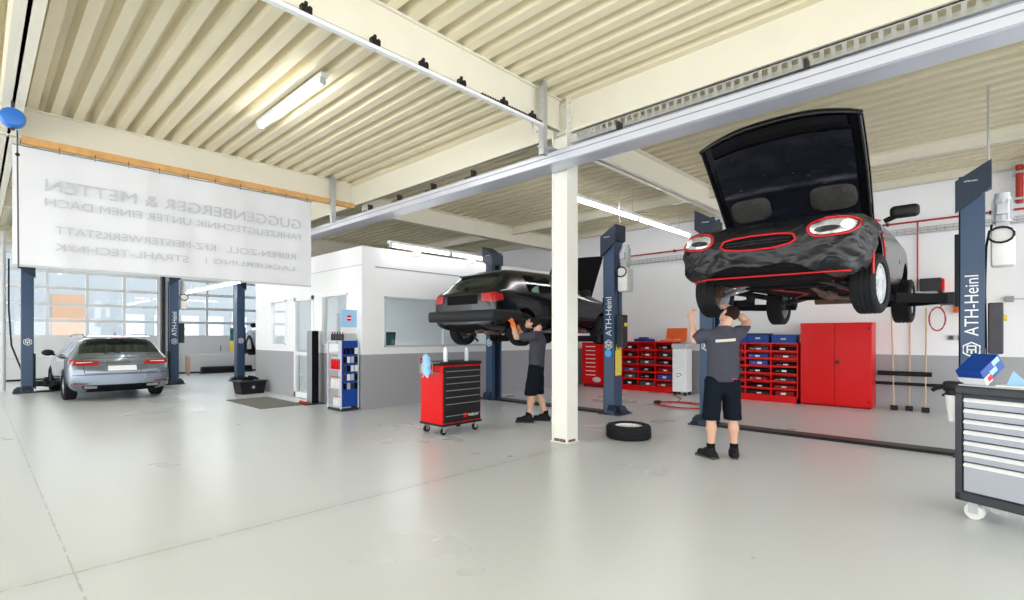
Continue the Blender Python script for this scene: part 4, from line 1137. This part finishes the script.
# ================================================================== back wall furniture
def tool_rack(label, y0, y1, cols, rows, seed, z1=1.27, x0=12.12, group='red tool racks along the back wall'):
    t = thing('tool_rack', label, 'tool rack', (x0, (y0+y1)/2, 0), 0, group)
    W = (y1-y0)/2; q = MB(); D = .42
    q.box(.38, D, -W, W, .0, z1)                    # back
    q.box(0, D, -W, -W+.025, 0, z1); q.box(0, D, W-.025, W, 0, z1); q.box(-.01, D, -W, W, z1, z1+.03); q.box(0, D, -W, W, 0, .12)
    cw = (2*W)/cols
    for c in range(1, cols): q.box(0, D, -W+c*cw-.015, -W+c*cw+.015, .1, z1)
    rh = (z1-.12)/rows
    for r_ in range(rows): q.box(-.015, D, -W, W, .12+r_*rh-.012, .12+r_*rh+.008); q.box(-.02, -.01, -W, W, .12+r_*rh, .12+r_*rh+.03)
    q.build('rack_frame', M['red'], t)
    rnd = random.Random(seed)
    for c in range(cols):
        for r_ in range(rows):
            ya = -W+c*cw+.03; yb = ya+cw-.06; za = .12+r_*rh+.010
            mm = rnd.choice(['boxblue', 'matte', 'dsteel', 'dred', 'black', 'green', 'matte', 'dred'])
            hgt = rh*rnd.uniform(.45, .75)
            wj = rnd.uniform(0, .25)*(yb-ya)
            b_ = MB().box(.03, .30, ya+wj*.5, yb-wj*.5, za, za+hgt, .012).build('tool_case', M[mm], t)
            ym = (ya+yb)/2+rnd.uniform(-.04, .04)
            MB().box(.022, .03, ym-.05, ym+.05, za+hgt*.35, za+hgt*.7, .002).build('label', M['white' if rnd.random() < .6 else 'steel'], b_)
            if rnd.random() < .6: MB().tube([(.03, ym+.08, za+hgt*.5), (.0, ym+.09, za+hgt*.5), (.0, ym+.16, za+hgt*.5), (.03, ym+.17, za+hgt*.5)], .007, 6).build('handle', M['steel'], b_)
    return t
tool_rack('open red tool rack filled with cases right of the middle lift post', 5.95, 7.45, 3, 6, 3)
tool_rack('open red tool rack with blue crates on top, left of the tall red cabinet', 3.12, 4.75, 3, 7, 11)
# drawer chest
t = thing('drawer_chest', 'red workshop drawer chest seen between the cream column and lift post', 'tool chest', (12.10, 8.12, 0))
MB().box(0, .45, -.62, .62, .10, 1.27, .01).build('body', M['red'], t)
MB().box(.02, .43, -.58, .58, 0, .10).build('plinth', M['dred'], t)
for c in (-1, 1):
    for k in range(8):
        z = .28+k*.115
        d_ = MB().box(-.012, 0, c*.31-.28, c*.31+.28, z, z+.10, .003).build('drawer', M['red'], t)
        MB().box(-.030, -.012, c*.31-.16, c*.31+.16, z+.055, z+.075, .003).build('drawer_handle', M['white'], d_)
MB().ball((-.02, .1, .22), .11, (.25, 1.3, .7)).build('badge', M['lgrey'], t, True)
t = thing('metal_cabinet', 'tall glossy red double-door cabinet against the back wall', 'cabinet', (12.14, 2.45, 0))
MB().box(0.01, .44, -.63, .63, .03, 1.72, .006).build('body', M['red'], t)
MB().box(.03, .42, -.6, .6, 0, .03).build('plinth', M['dred'], t)
for s in (-1, 1):
    d_ = MB().box(-.012, .01, min(s*.003, s*.625), max(s*.003, s*.625), .045, 1.71, .005).build('door', M['red'], t)
    if s < 0:
        MB().cyl((-.03, -.06, .92), (-.012, -.06, .92), .035, 16).build('lock', M['black'], d_, True); MB().tube([(-.035, -.06, .92), (-.04, -.13, .92)], .008).build('lock_handle', M['steel'], d_)
        q = MB(); q.box(-.014, -.011, -.60, -.57, 1.58, 1.62); q.box(-.014, -.011, -.60, -.57, .12, .16); q.build('hinge_cap', M['black'], d_)
for i, (y, w, h_, mm, z) in enumerate(((4.45, .26, .17, 'boxblue', 1.30), (3.95, .22, .20, 'boxblue', 1.30), (3.42, .24, .17, 'boxblue', 1.30))):
    t = thing('plastic_crate', ['blue crate on the tool rack, closest to the mechanic in front', 'blue crate with black lid, middle of the three on the rack', 'blue crate on the rack next to the tall red cabinet'][i], 'crate', (12.3, y, z), 0, 'blue crates on the tool rack')
    q = MB(); q.prism([(-w, 0), (w, 0), (w+.01, h_), (-w-.01, h_)], 'X', -.13, .13); q.build('crate', M[mm], t)
    q = MB(); q.box(-.145, .145, -w-.02, w+.02, h_-.02, h_+.01, .005); q.build('lid', M['black' if i == 1 else 'boxblue'], t)
    q = MB(); q.box(-.142, -.13, -.05, .05, h_*.4, h_*.6); q.build('handle', M['lgrey'], t)
t = thing('tool_case', 'open orange tool case standing on the left tool rack', 'case', (12.3, 6.05, 1.30))
MB().box(-.16, .14, -.30, .28, 0, .05, .01).build('tray', M['orange'], t)
MB().box(.14, .18, -.28, .26, .05, .36, .01, rot=Matrix.Rotation(.22, 3, 'Y'), pivot=(.15, 0, .05)).build('lid', M['orange'], t)
q = MB()
for k in range(6): q.cyl((-.1+.04*(k % 3), -.22+.08*k, .05), (-.1+.04*(k % 3), -.22+.08*k, .075), .02, 10)
q.build('socket', M['steel'], t)
t = thing('tool_case', 'closed blue power tool case on the left tool rack', 'case', (12.3, 6.85, 1.30))
MB().box(-.14, .14, -.24, .24, 0, .08, .02).build('case', M['boxblue'], t, True); MB().box(-.08, .08, -.10, .14, .08, .12, .015).build('case_bulge', M['navy'], t, True)
MB().tube([(-.14, -.06, .04), (-.17, -.06, .04), (-.17, .06, .04), (-.14, .06, .04)], .01).build('handle', M['black'], t)
t = thing('waste_bin', 'tall white bin with grey lid right of the left tool rack', 'bin', (12.05, 5.68, 0))
MB().box(-.17, .17, -.18, .18, .08, 1.14, .02).build('bin_body', M['white'], t); MB().box(-.19, .19, -.20, .20, 1.14, 1.26, .03).build('lid', M['lgrey'], t)
q = MB(); q.box(-.175, -.17, -.10, .10, .40, .60); q.build('sticker', M['plate'], t)
q = MB(); q.tube([(-.177, -.07, .48), (-.177, -.03, .54), (-.177, .05, .53), (-.177, .06, .46), (-.177, -.02, .45)], .008, 6); q.build('sticker_print', M['navy'], t)
for x in (-.12, .12):
    for y in (-.13, .13): MB().cyl((x, y, 0), (x, y, .08), .03, 10).build('foot', M['rubber'], t)
# hose and cables on the floor near the bin
q = MB(); P = []
for i in range(90):
    a = i*.22; P.append((10.1+.45*math.cos(a)*(1-.003*i)+.12*math.sin(a*.31), 4.75+.55*math.sin(a)*(1+.15*math.sin(a*.23)), .014+.006*(i//29)))
P += [(10.6, 5.1, .014), (11.2, 5.3, .014), (11.7, 5.75, .014)]
o = q.tube(P, .012, 6).build('air_hose', M['redpipe'], None, True); tag(o, 'red air hose coiled on the floor in front of the white bin', 'hose')
o = MB().box(10.0, 10.16, 5.25, 5.36, 0, .07, .02).build('cable_reel_plug', M['black'], None, True); o.name = 'power_plug'
tag(o, 'small black plug block lying at the red hose loop', 'plug')

# pipes and tray on the back wall
t = thing('compressed_air_pipe', 'thin red pipe running high along the white back wall', 'pipe', (12.53, 3.6, 3.66))
MB().cyl((0, -5.5, 0), (0, 4.6, 0), .018, 10).build('pipe', M['redpipe'], t, True)
for y in (-2.45, .2): MB().cyl((0, y, 0), (0, y, -1.35), .014, 8).build('drop_pipe', M['redpipe'], t, True)
q = MB()
for k in range(7): q.box(-.03, .05, -5+k*1.5, -4.96+k*1.5, -.03, .03)
q.build('pipe_clip', M['dsteel'], t)
t = thing('mesh_cable_tray', 'grey mesh cable tray under the red pipe on the back wall', 'cable tray', (12.48, 3.6, 3.42))
q = MB()
for z in (0, .05, .10): q.cyl((-.03, -5.5, z), (-.03, 4.6, z), .007, 6)
for k in range(84): q.box(-.034, -.026, -5.5+k*.12, -5.49+k*.12, 0, .10)
q.box(-.03, .1, -5.5, 4.6, -.004, .004)
q.build('mesh_tray', M['galv'], t)
t = thing('broom_handles', None, None)
bpy.data.objects.remove(t)
for i, (y, x0, z0, z1, mm) in enumerate(((1.50, 12.40, .72, 2.0, 'woodpole'), (1.27, 12.45, .72, 1.9, 'woodpole'), (1.02, 12.40, .60, 1.98, 'woodpole'))):
    t = thing('broom', ['wooden pole leaning against the wall, nearest the tall red cabinet', 'wooden pole on the wall, middle of the three right of the red cabinet', 'wooden pole on the wall, farthest from the red cabinet'][i], 'broom', (x0, y, z0), 0, 'wooden poles right of the cabinet')
    MB().cyl((0, 0, -z0+.08), (.14, .06 if i == 0 else 0, z1-z0), .014, 10).build('handle', M[mm], t, True); MB().box(-.02, .03, -.06, .06, -z0+.0, -z0+.10, .01).build('head', M['black'], t)
t = thing('padded_bar', 'short black padded bar on the grey wall below the poles', 'bar', (12.45, 1.35, .72))
MB().cyl((0, -.42, 0), (0, .42, 0), .045, 14).build('bar', M['black'], t, True); MB().box(0, .15, -.3, .3, -.015, .015).build('bracket', M['black'], t)
t = thing('padded_bar', 'longer thin black bar on the grey wall, lower of the two', 'bar', (12.45, .9, .52))
MB().cyl((0, -.9, 0), (0, .9, 0), .03, 14).build('bar', M['black'], t, True); MB().box(0, .15, -.7, .7, -.012, .012).build('bracket', M['black'], t)
t = thing('hose_coil', 'red air hose hanging in a loop on the wall left of the right lift post', 'hose', (12.5, .80, 2.1))
P = [(-.03, .05, .20), (-.04, -.02, .1), (-.04, -.05, 0)]+[(-.04-.004*i, .05+.12*math.sin(a), -.33+.22*math.cos(a)) for i, a in enumerate([k*.35 for k in range(-1, 19)])]
MB().tube(P, .013, 8).build('hose', M['redpipe'], t, True); MB().box(-.05, .1, -.03, .03, .16, .24, .01).build('hook', M['dsteel'], t)
t = thing('compressed_air_unit', 'orange red box on the white wall left of the right lift post', 'wall unit', (12.52, .42, 1.98))
MB().box(-.08, .08, -.20, .20, -.10, .12, .02).build('housing', M['orange'], t, True); MB().box(-.09, -.08, -.12, .12, -.04, .02).build('face_plate', M['lgrey'], t)
for i in range(4):
    t = thing('power_socket', ['grey wall socket, leftmost of the row below the orange box', 'grey wall socket, second from the left below the orange box', 'grey wall socket, third from the left below the orange box', 'grey wall socket just right of the right lift post'][i], 'socket', (12.6, (.66, .52, .38, -.48)[i], 1.42), 0, 'wall sockets')
    MB().box(-.05, 0, -.045, .045, -.045, .045, .008).build('socket_box', M['grey'], t); MB().cyl((-.06, 0, 0), (-.05, 0, 0), .03, 14).build('socket_lid', M['dsteel'], t)
t = thing('service_box', 'small dark wall box with a red side on the wall beside the raised coupe', 'box', (12.5, .95, 2.42))
MB().box(-.1, .1, -.16, .16, -.12, .12, .01).build('housing', M['dsteel'], t); MB().box(-.11, .1, -.20, -.16, -.12, .10, .005).build('side_panel', M['red'], t)
t = thing('conduit', 'thin grey conduit on the white wall right of the right lift post', 'conduit', (12.56, -.40, 2.1))
q = MB(); q.cyl((0, 0, 0), (0, 0, .9), .012, 8); q.cyl((0, -.9, -.0), (0, .35, -.0), .012, 8); q.build('pipe', M['lgrey'], t, True)
for y in (.28, -.18): MB().box(-.04, .02, y-.06, y+.06, -.05, .05, .01).build('junction_box', M['grey'], t)
t = thing('pipe_stack', 'short reddish brown pipe stack on the wall at the far right edge', 'pipe', (12.30, -.36, 3.72))
q = MB()
for dy in (-.12, 0, .12): q.cyl((0, dy, 0), (0, dy, .65), .05, 14)
q.build('pipe_bundle', M['redpipe'], t, True); MB().box(-.08, .2, -.2, .2, .05, .09, .005).build('bracket', M['galv'], t); MB().box(-.08, .2, -.2, .2, .5, .54, .005).build('bracket', M['galv'], t)

# ================================================================== items by the office
o = MB().box(3.9, 4.8, 10.6, 12.6, 0, .012, .004).build('floor_mat', M['matfloor']); tag(o, 'dark grey entrance mat on the floor before the glazed office door', 'mat')
t = thing('plastic_tub', 'black plastic tub on the floor at the end of the office wall', 'tub', (4.80, 13.75, 0), .1)
q = MB(); q.prism([(-.27, 0), (.27, 0), (.33, .32), (-.33, .32)], 'Y', -.2, .2); q.build('tub', M['black'], t)
MB().box(-.35, .35, -.23, .23, .30, .33, .008).build('tub_rim', M['dsteel'], t)
MB().box(-.03, .03, -.215, -.2, .14, .2).build('badge', M['lgrey'], t)
t = thing('hose_pile', 'tangled black hoses heaped on top of the black tub', 'hose', (4.80, 13.75, .33))
q = MB(); q.tube([(.2*math.cos(a)*(1-.02*i), .12*math.sin(a*1.1), .03+.015*math.sin(a*2.3)+.002*i) for i, a in enumerate([k*.5 for k in range(30)])], .025, 8); q.build('hose', M['matte'], t, True)
# slim floor stand
t = thing('display_pillar', 'slim dark grey standing panel on a foot plate before the office door', 'stand', (4.98, 10.62, 0), -.1)
MB().box(-.03, .10, -.04, .28, .02, 1.56, .006).build('panel', M['grey'], t); MB().box(-.036, .106, -.046, -.04, .02, 1.56, .002).build('dark_edge', M['matte'], t)
MB().box(-.22, .22, -.16, .36, 0, .02, .005).build('foot_plate', M['dsteel'], t)
q = MB()
for k in range(5): q.ball((-.17, -.05+.08*k, .045), .025)
q.build('red_tip', M['red'], t, True)
# merchandise stand
ms = thing('merchandise_stand', 'narrow product stand with blue panel at the corner of the office', 'stand', (5.02, 9.40, 0))
q = MB()
for x in (-.18, .18):
    for y in (-.26, .26): q.box(x-.012, x+.012, y-.012, y+.012, .03, 1.36)
q.box(.03, .04, -.25, .25, .06, 1.34); q.build('frame', M['alu'], ms)
for i, z in enumerate((.06, .42, .78, 1.12, 1.345)):
    MB().box(-.185, .03, -.26, .26, z, z+.018, .002).build('shelf', M['lgrey'], ms)
MB().box(-.17, .18, -.268, -.255, .08, 1.36).build('blue_panel', M['boxblue'], ms)
MB().box(-.19, .19, -.275, .27, 0, .05, .004).build('plinth', M['dsteel'], ms)
sg = MB().box(-.15, .19, -.20, -.185, 1.62, 1.96, .004).build('header_sign', M['lblue'], ms)
MB().cyl((.02, -.205, 1.80), (.02, -.20, 1.80), .055, 20).build('round_logo', M['red'], sg); MB().box(-.03, .07, -.208, -.205, 1.79, 1.81).build('logo_bar', M['letter'], sg)
MB().box(-.15, .19, -.21, -.19, 1.50, 1.62).build('sign_band', M['white'], sg); MB().box(-.14, .18, -.19, -.18, 1.36, 1.5).build('sign_support', M['lgrey'], sg)
text_obj('lettering', 'AUTO', .05, M['boxblue'], ms, (.02, -.2115, 1.56), R90, width=.2) if False else None
def small_bottle(label, loc, mm, cap, h_, group):
    t = thing('product_bottle', label, 'bottle', loc, 0, group)
    MB().lathe([(.026, 0), (.03, .005), (.03, h_*.65), (.012, h_*.8), (.012, h_*.86)], (0, 0, 0), 'Z', 12).build('bottle', M[mm], t, True)
    MB().cyl((0, 0, h_*.86), (0, 0, h_), .014, 10).build('cap', M[cap], t, True)
    return t
pos = ['at the window end', 'second from the window end', 'in the middle', 'second from the blue panel', 'beside the blue panel']
for r_, (z, mm, cap, h_, nm) in enumerate(((1.363, 'dsteel', 'dred', .17, 'dark bottle'), (.798, 'red', 'white', .24, 'red bottle'), (.438, 'whitep', 'red', .22, 'white bottle'), (.078, 'whitep', 'orange', .20, 'orange capped can'))):
    row = ['top of the product stand', 'upper shelf of the product stand', 'middle shelf of the product stand', 'bottom shelf of the product stand'][r_]
    for k in range(5):
        if r_ == 3 and k in (0, 4): continue
        small_bottle('%s on the %s, %s' % (nm, row, pos[k]), (4.90, 9.60-.10*k, z), mm, cap, h_, 'bottles on the product stand')
rn = random.Random(5)
for c in range(4):
    for r_ in range(5):
        y_ = 9.40-.268; x_ = 4.91+.08*c; z_ = .42+.17*r_
        t = thing('blister_pack', 'hanging pack on the blue panel, %s column, %s row from the bottom' % (['leftmost', 'second', 'third', 'rightmost'][c], ['lowest', 'second', 'third', 'fourth', 'topmost'][r_]), 'pack', (x_, y_, z_), 0, 'packs on the blue panel')
        mm = rn.choice(['matte', 'white', 'dsteel', 'lgrey', 'matte'])
        MB().box(-.03, .03, -.018, 0, 0, .12, .003).build('pack', M[mm], t)
        MB().cyl((0, 0, .125), (0, -.05, .125), .003, 6).build('peg', M['steel'], t)
# far bits
t = thing('foam_roll', 'long low black padded roll on the floor before the far roller door', 'roll', (6.9, 22.2, 0))
MB().cyl((-.9, 0, .14), (.9, 0, .14), .13, 18).build('roll', M['black'], t, True); MB().box(-.95, .95, -.1, .1, 0, .05, .01).build('base', M['dsteel'], t)
t = thing('hanging_rag', 'pinkish cloth hanging at the foot of the lift post behind the estate car', 'cloth', (4.36, 17.9, .2))
q = MB(); q.grid(lambda u, v: Vector((.05+.12*u, -.02+.03*math.sin(9*u), .62-.55*v+.05*math.sin(7*u))), 10, 8); q.grid(lambda u, v: Vector((.05+.12*u, .01+.03*math.sin(9*u), .62-.55*v+.05*math.sin(7*u))), 10, 8); q.build('cloth', M['pink'], t, 60)
t = thing('hanging_cloths', 'teal and yellow cloths on the post of the far lift', 'cloth', (5.62, 17.62, .95))
MB().box(-.06, .05, -.03, .0, .35, .75, .01).build('teal_cloth', M['teal'], t); MB().box(-.05, .05, -.03, 0, 0, .33, .01).build('yellow_cloth', M['yellow'], t)
t = thing('drip_hose', 'black cable hanging down at the left edge beside the far lift post', 'cable', (.62, 19.0, 0))
MB().tube([(0, 0, 3.5), (0, 0, 2.2), (.05, 0, 1.2), (.25, -.2, .5), (.5, -.4, .05)], .02, 8).build('cable', M['black'], t, True)
MB().tube([(-.1, 0, 0), (-.1, 0, 4.2)], .05, 10).build('standpipe', M['lgrey'], t, True)

# ================================================================== people
def hand(W, pointing, palm_n, side, curl=.5, size=1.):
    """finger capsules: W wrist, pointing = direction of the hand, palm_n = palm facing direction, side=+1 thumb on cross side"""
    W = Vector(W); f = Vector(pointing).normalized(); n = Vector(palm_n).normalized(); n = (n-f*n.dot(f)).normalized(); s = f.cross(n)*side
    P = []
    pc = W+f*.055*size
    P.append(('c', tuple(W), tuple(W+f*.04), .028, .030, (tuple(n), .62), .02))
    for k in range(4):
        off = (-.030+.020*k); base = W+f*(.088-.004*abs(k-1.5))*size+s*off
        P.append(('c', tuple(W+f*.02+s*off*.6), tuple(base), .014, .0125, None, .012))
        ln = [.034, .038, .036, .028][3-k]
        d1 = (f*math.cos(curl*.6)+n*math.sin(curl*.6)+s*(off*1.2)).normalized(); a = base+d1*ln
        d2 = (f*math.cos(curl*1.5)+n*math.sin(curl*1.5)+s*(off*1.2)).normalized(); b = a+d2*ln*.75
        d3 = (f*math.cos(curl*2.1)+n*math.sin(curl*2.1)).normalized(); c = b+d3*ln*.6
        P += [('c', tuple(base), tuple(a), .0098, .009, None, .004), ('c', tuple(a), tuple(b), .009, .0085, None, .004), ('c', tuple(b), tuple(c), .0085, .007, None, .004)]
    tb = W+f*.03+s*.030; t1 = tb+(s*.8+f*.6+n*.35).normalized()*.035; t2 = t1+(f*.9+n*.5+s*.2).normalized()*.03
    P += [('c', tuple(tb-s*.012), tuple(t1), .014, .011, None, .010), ('c', tuple(t1), tuple(t2), .0105, .0085, None, .006)]
    return P

def person(label, loc, rz, J, glove=False, logo=False):
    """J: joints in local frame (x right, y forward, z up)"""
    V = lambda k: Vector(J[k])
    B = []
    pel, wst, chs, nk, hd_ = V('pelvis'), V('waist'), V('chest'), V('neck'), V('head')
    face = V('face').normalized(); hup = (hd_-nk).normalized(); hx = face.cross(hup).normalized(); hup = hx.cross(face).normalized()
    Rm = [[hx[i], face[i], hup[i]] for i in range(3)]
    across = V('shR')-V('shL'); across.normalize(); fw = Vector((0, 0, 1)).cross(across).normalized()
    flat = (tuple(fw), .66)
    B += [('c', tuple(pel), tuple(wst), .150, .135, flat), ('c', tuple(wst), tuple(chs), .140, .165, flat), ('c', tuple(chs), tuple(nk-Vector((0, 0, .07))), .165, .10, flat)]
    B += [('c', tuple(nk-Vector((0, 0, .04))), tuple(nk+hup*.07), .060, .056)]
    # head: skull, face, jaw, nose, ears
    def H(a, b, c): return tuple(hd_+hx*a+face*b+hup*c)
    B += [('e', H(0, -.012, .02), (.076, .095, .092), Rm), ('e', H(0, .03, -.045), (.058, .062, .062), Rm), ('c', H(0, .055, -.09), H(0, .045, -.07), .026, .034)]
    B += [('c', H(0, .088, .005), H(0, .108, -.028), .009, .013, None, .012), ('c', H(-.03, .083, .022), H(.03, .083, .022), .011, .011, None, .012), ('c', H(-.018, .086, -.062), H(.018, .086, -.062), .009, .009, None, .010)]
    for s in (-1, 1): B += [('e', H(s*.078, -.005, -.008), (.010, .018, .030), Rm, .008)]
    arms = {}
    for s in 'LR':
        sh, el, wr = V('sh'+s), V('el'+s), V('wr'+s)
        B += [('c', tuple(chs.lerp(sh, .45)+Vector((0, 0, .04))), tuple(sh), .075, .062), ('c', tuple(sh), tuple(el), .052, .041), ('c', tuple(el), tuple(el.lerp(wr, .35)), .041, .043), ('c', tuple(el.lerp(wr, .35)), tuple(wr), .043, .027)]
        if not glove: B += hand(wr, V('hd'+s), V('pn'+s), J['th'+s], .55)
        hp_, kn, an, to = V('hip'+s), V('kn'+s), V('an'+s), V('toe'+s)
        B += [('c', tuple(hp_), tuple(kn), .092, .058), ('c', tuple(kn), tuple(kn.lerp(an, .35)+Vector((0, -.012, 0))), .055, .058), ('c', tuple(kn.lerp(an, .35)+Vector((0, -.012, 0))), tuple(an), .056, .037), ('c', tuple(an-Vector((0, 0, .03))), tuple(to), .036, .028)]
    body = implicit('person', B, M['skin'], None, .0075, .022)
    body.location = loc; body.rotation_euler = (0, 0, rz); tag(body, label, 'person')
    # hair: short cap
    hc = [('e', H(0, -.016, .026), (.081, .099, .095), Rm)]
    n_ = (face*.75-hup*.62).normalized(); pt = hd_+face*.045+hup*.02
    implicit('hair', hc, M['hair'], body, .0065, .01, cuts=((tuple(pt), tuple(n_)), (tuple(hd_-hup*.055), tuple(-hup))), wr=.001, wscale=40)
    # eyes
    q = MB()
    for s in (-1, 1): q.ball(H(s*.032, .079, .004), .011)
    q.build('eyes', M['eye'], body, True)
    # shirt
    sp = [('c', tuple(pel-Vector((0, 0, .12))), tuple(wst), .188, .178, flat), ('c', tuple(wst), tuple(chs), .178, .190, flat), ('c', tuple(chs), tuple(nk-Vector((0, 0, .075))), .180, .112, flat), ('c', tuple(nk-Vector((0, 0, .06))), tuple(nk-Vector((0, 0, .015))), .085, .072)]
    for s in 'LR':
        sh, el = V('sh'+s), V('el'+s); e = sh.lerp(el, .62)
        sp += [('c', tuple(chs.lerp(sh, .45)+Vector((0, 0, .04))), tuple(sh), .090, .078), ('c', tuple(sh), tuple(e), .076, .070)]
    st = implicit('shirt', sp, M['shirt'], body, .0085, .035, cuts=((tuple(pel+Vector((0, 0, -.03))), (0, 0, -1)), (tuple(nk+Vector((0, 0, .005))), (0, 0, 1))), wr=.004, wscale=7)
    # shorts
    sp = [('c', tuple(pel+Vector((0, 0, .05))), tuple(pel-Vector((0, 0, .03))), .165, .165, flat)]
    zk = J['hem']
    for s in 'LR':
        hp_, kn = V('hip'+s), V('kn'+s); sp += [('c', tuple(hp_), tuple(kn), .106, .104)]
    so = implicit('shorts', sp, M['shorts'], body, .0085, .02, cuts=((tuple(V('knL')+Vector((0, 0, zk))), (0, 0, -1)), (tuple(pel+Vector((0, 0, .12))), (0, 0, 1))), wr=.004, wscale=8)
    for s in 'LR':
        an, to = V('an'+s), V('toe'+s); d = Vector((to.x-an.x, to.y-an.y, 0)).normalized()
        a0 = Vector((an.x, an.y, .045))
        sh_ = implicit('shoe', [('c', tuple(a0-d*.04), tuple(a0+d*.155), .052, .046), ('c', tuple(a0), tuple(a0+Vector((0, 0, .07))), .054, .052), ('c', tuple(a0+d*.07+Vector((0, 0, .03))), tuple(a0), .046, .052)],
                       M['shoe'], body, .0075, .02, cuts=(((0, 0, .02), (0, 0, -1)), (tuple(a0+Vector((0, 0, .085))), (0, 0, 1))))
        q = MB(); rr_ = Matrix.Rotation(math.atan2(d.y, d.x), 3, 'Z'); c = a0+d*.06
        q.box(c.x-.138, c.x+.138, c.y-.040, c.y+.040, 0, .024, .011, rot=rr_); q.build('sole', M['sole'], sh_, True)
        MB().lathe([(.044, 0), (.048, .03), (.046, .06)], (an.x, an.y, .12), 'Z', 18, False).build('sock', M['matte'], body, True)
    if glove:
        for s in 'LR':
            sp = hand(V('wr'+s), V('hd'+s), V('pn'+s), J['th'+s], .55)
            sp = [(p[0], p[1], p[2], p[3]+.004, p[4]+.004, *p[5:]) for p in sp]
            wr, el = V('wr'+s), V('el'+s); sp.append(('c', tuple(wr), tuple(wr.lerp(el, .22)), .036, .044))
            implicit('glove', sp, M['glove'], body, .006, .012)
    if logo:
        q = MB(); dep = chs-fw*(.182*.66+.010)
        cen = chs-fw*.131+Vector((0, 0, .05))
        def lg(u, v):
            a = (u-.5)*.235; bz = (v-.5)*.032; yb = math.sqrt(max(0, .190**2-a*a))*.66+.020
            return chs+across*(a-.015)-fw*(yb)+Vector((0, 0, .06+bz))
        q.grid(lg, 12, 2); q.grid(lambda u, v: lg(u, v)-fw*.002, 12, 2)
        q.build('shirt_print', M['bletter'], body)
        text_obj('shirt_lettering', 'MEISTERBETRIEB', .02, M['yellow'], body, tuple(chs-fw*.151-across*.015+Vector((0, 0, .06))), (PI/2, 0, math.atan2(across.y, across.x)), width=.15, height=.014, ext=.0005)
        q = MB(); q.box(.02, .10, -.170, -.165, .0, .012)
        o = q.build('pocket_stripe', M['piping'], body); o.location = tuple(pel+Vector((.03, .055, .0)))
    return body

J2 = dict(pelvis=(.03, 0, .94), waist=(.035, .0, 1.12), chest=(.03, .0, 1.34), neck=(.05, .02, 1.57), head=(.13, .05, 1.71), face=(-.15, .85, .35),
          shL=(-.19, .02, 1.50), shR=(.235, .02, 1.49), elL=(-.30, .18, 1.56), wrL=(-.31, .20, 1.70), elR=(.40, .16, 1.62), wrR=(.22, .18, 1.76),
          hdL=(.05, .15, .8), hdR=(-.55, .3, .55), pnL=(.8, .5, .0), pnR=(-.2, .8, -.3), thL=1, thR=-1,
          hipL=(-.075, 0, .90), hipR=(.125, 0, .90), knL=(-.105, .01, .49), knR=(.15, .01, .49), anL=(-.12, -.02, .11), anR=(.155, -.02, .11),
          toeL=(-.19, .13, .05), toeR=(.20, .14, .05), hem=-.035)
J2['wrL'] = (-.285, .16, 1.64); J2['elL'] = (-.30, .02, 1.40); J2['shL'] = (-.20, .02, 1.46)
person('person in grey shirt and dark shorts seen from behind, reaching up to the coupe wheel', (6.12, 2.41, 0), math.radians(-46.4), J2, logo=True)
# second mechanic: local y forward
J1 = dict(pelvis=(0, 0, .96), waist=(0, -.01, 1.13), chest=(0, -.03, 1.34), neck=(0, .0, 1.53), head=(0, .06, 1.66), face=(0, .8, .55),
          shL=(-.18, .0, 1.45), shR=(.18, .0, 1.45), elL=(-.20, .27, 1.43), wrL=(-.10, .36, 1.66), elR=(.17, .24, 1.40), wrR=(.10, .35, 1.62),
          hdL=(.1, .25, .9), hdR=(-.1, .4, .8), pnL=(.3, .9, -.2), pnR=(-.3, .9, -.2), thL=1, thR=-1,
          hipL=(-.09, 0, .92), hipR=(.09, 0, .92), knL=(-.10, .06, .50), knR=(.11, .0, .50), anL=(-.10, .10, .11), anR=(.13, -.12, .11),
          toeL=(-.12, .27, .05), toeR=(.14, .05, .05), hem=-.04)
person('person in grey shirt with orange gloves working at the wheel of the black hatchback', (6.53, 5.66, 0), math.radians(118-90), J1, glove=True).scale = (1.08, 1.06, 1.0)

# ================================================================== camera and light
cam = bpy.data.cameras.new('camera'); co = bpy.data.objects.new('camera', cam); COL.objects.link(co)
cam.sensor_fit = 'HORIZONTAL'; cam.sensor_width = 36; cam.lens = 36*512/1024
cam.shift_y = (336-300)/1024; cam.shift_x = 0
co.location = (0, 0, 1.45); co.rotation_euler = (PI/2, 0, math.radians(43.625-90)); cam.clip_start = .05; cam.clip_end = 300
S.camera = co
w = bpy.data.worlds.new('world'); S.world = w; w.use_nodes = True
nt = w.node_tree; bg = nt.nodes['Background']
tcw = nt.nodes.new('ShaderNodeTexCoord'); sxw = nt.nodes.new('ShaderNodeSeparateXYZ'); cr = nt.nodes.new('ShaderNodeValToRGB')
nt.links.new(tcw.outputs['Generated'], sxw.inputs[0]); nt.links.new(sxw.outputs[2], cr.inputs[0]); nt.links.new(cr.outputs[0], bg.inputs[0])
cr.color_ramp.elements[0].color = (.95, .97, 1, 1); cr.color_ramp.elements[1].color = (.80, .89, 1, 1)
bg.inputs[1].default_value = 1.9
S.view_settings.view_transform = 'Standard'; S.view_settings.look = 'None'; S.view_settings.gamma = 1; S.view_settings.use_curve_mapping = False
S.view_settings.exposure = 1.32
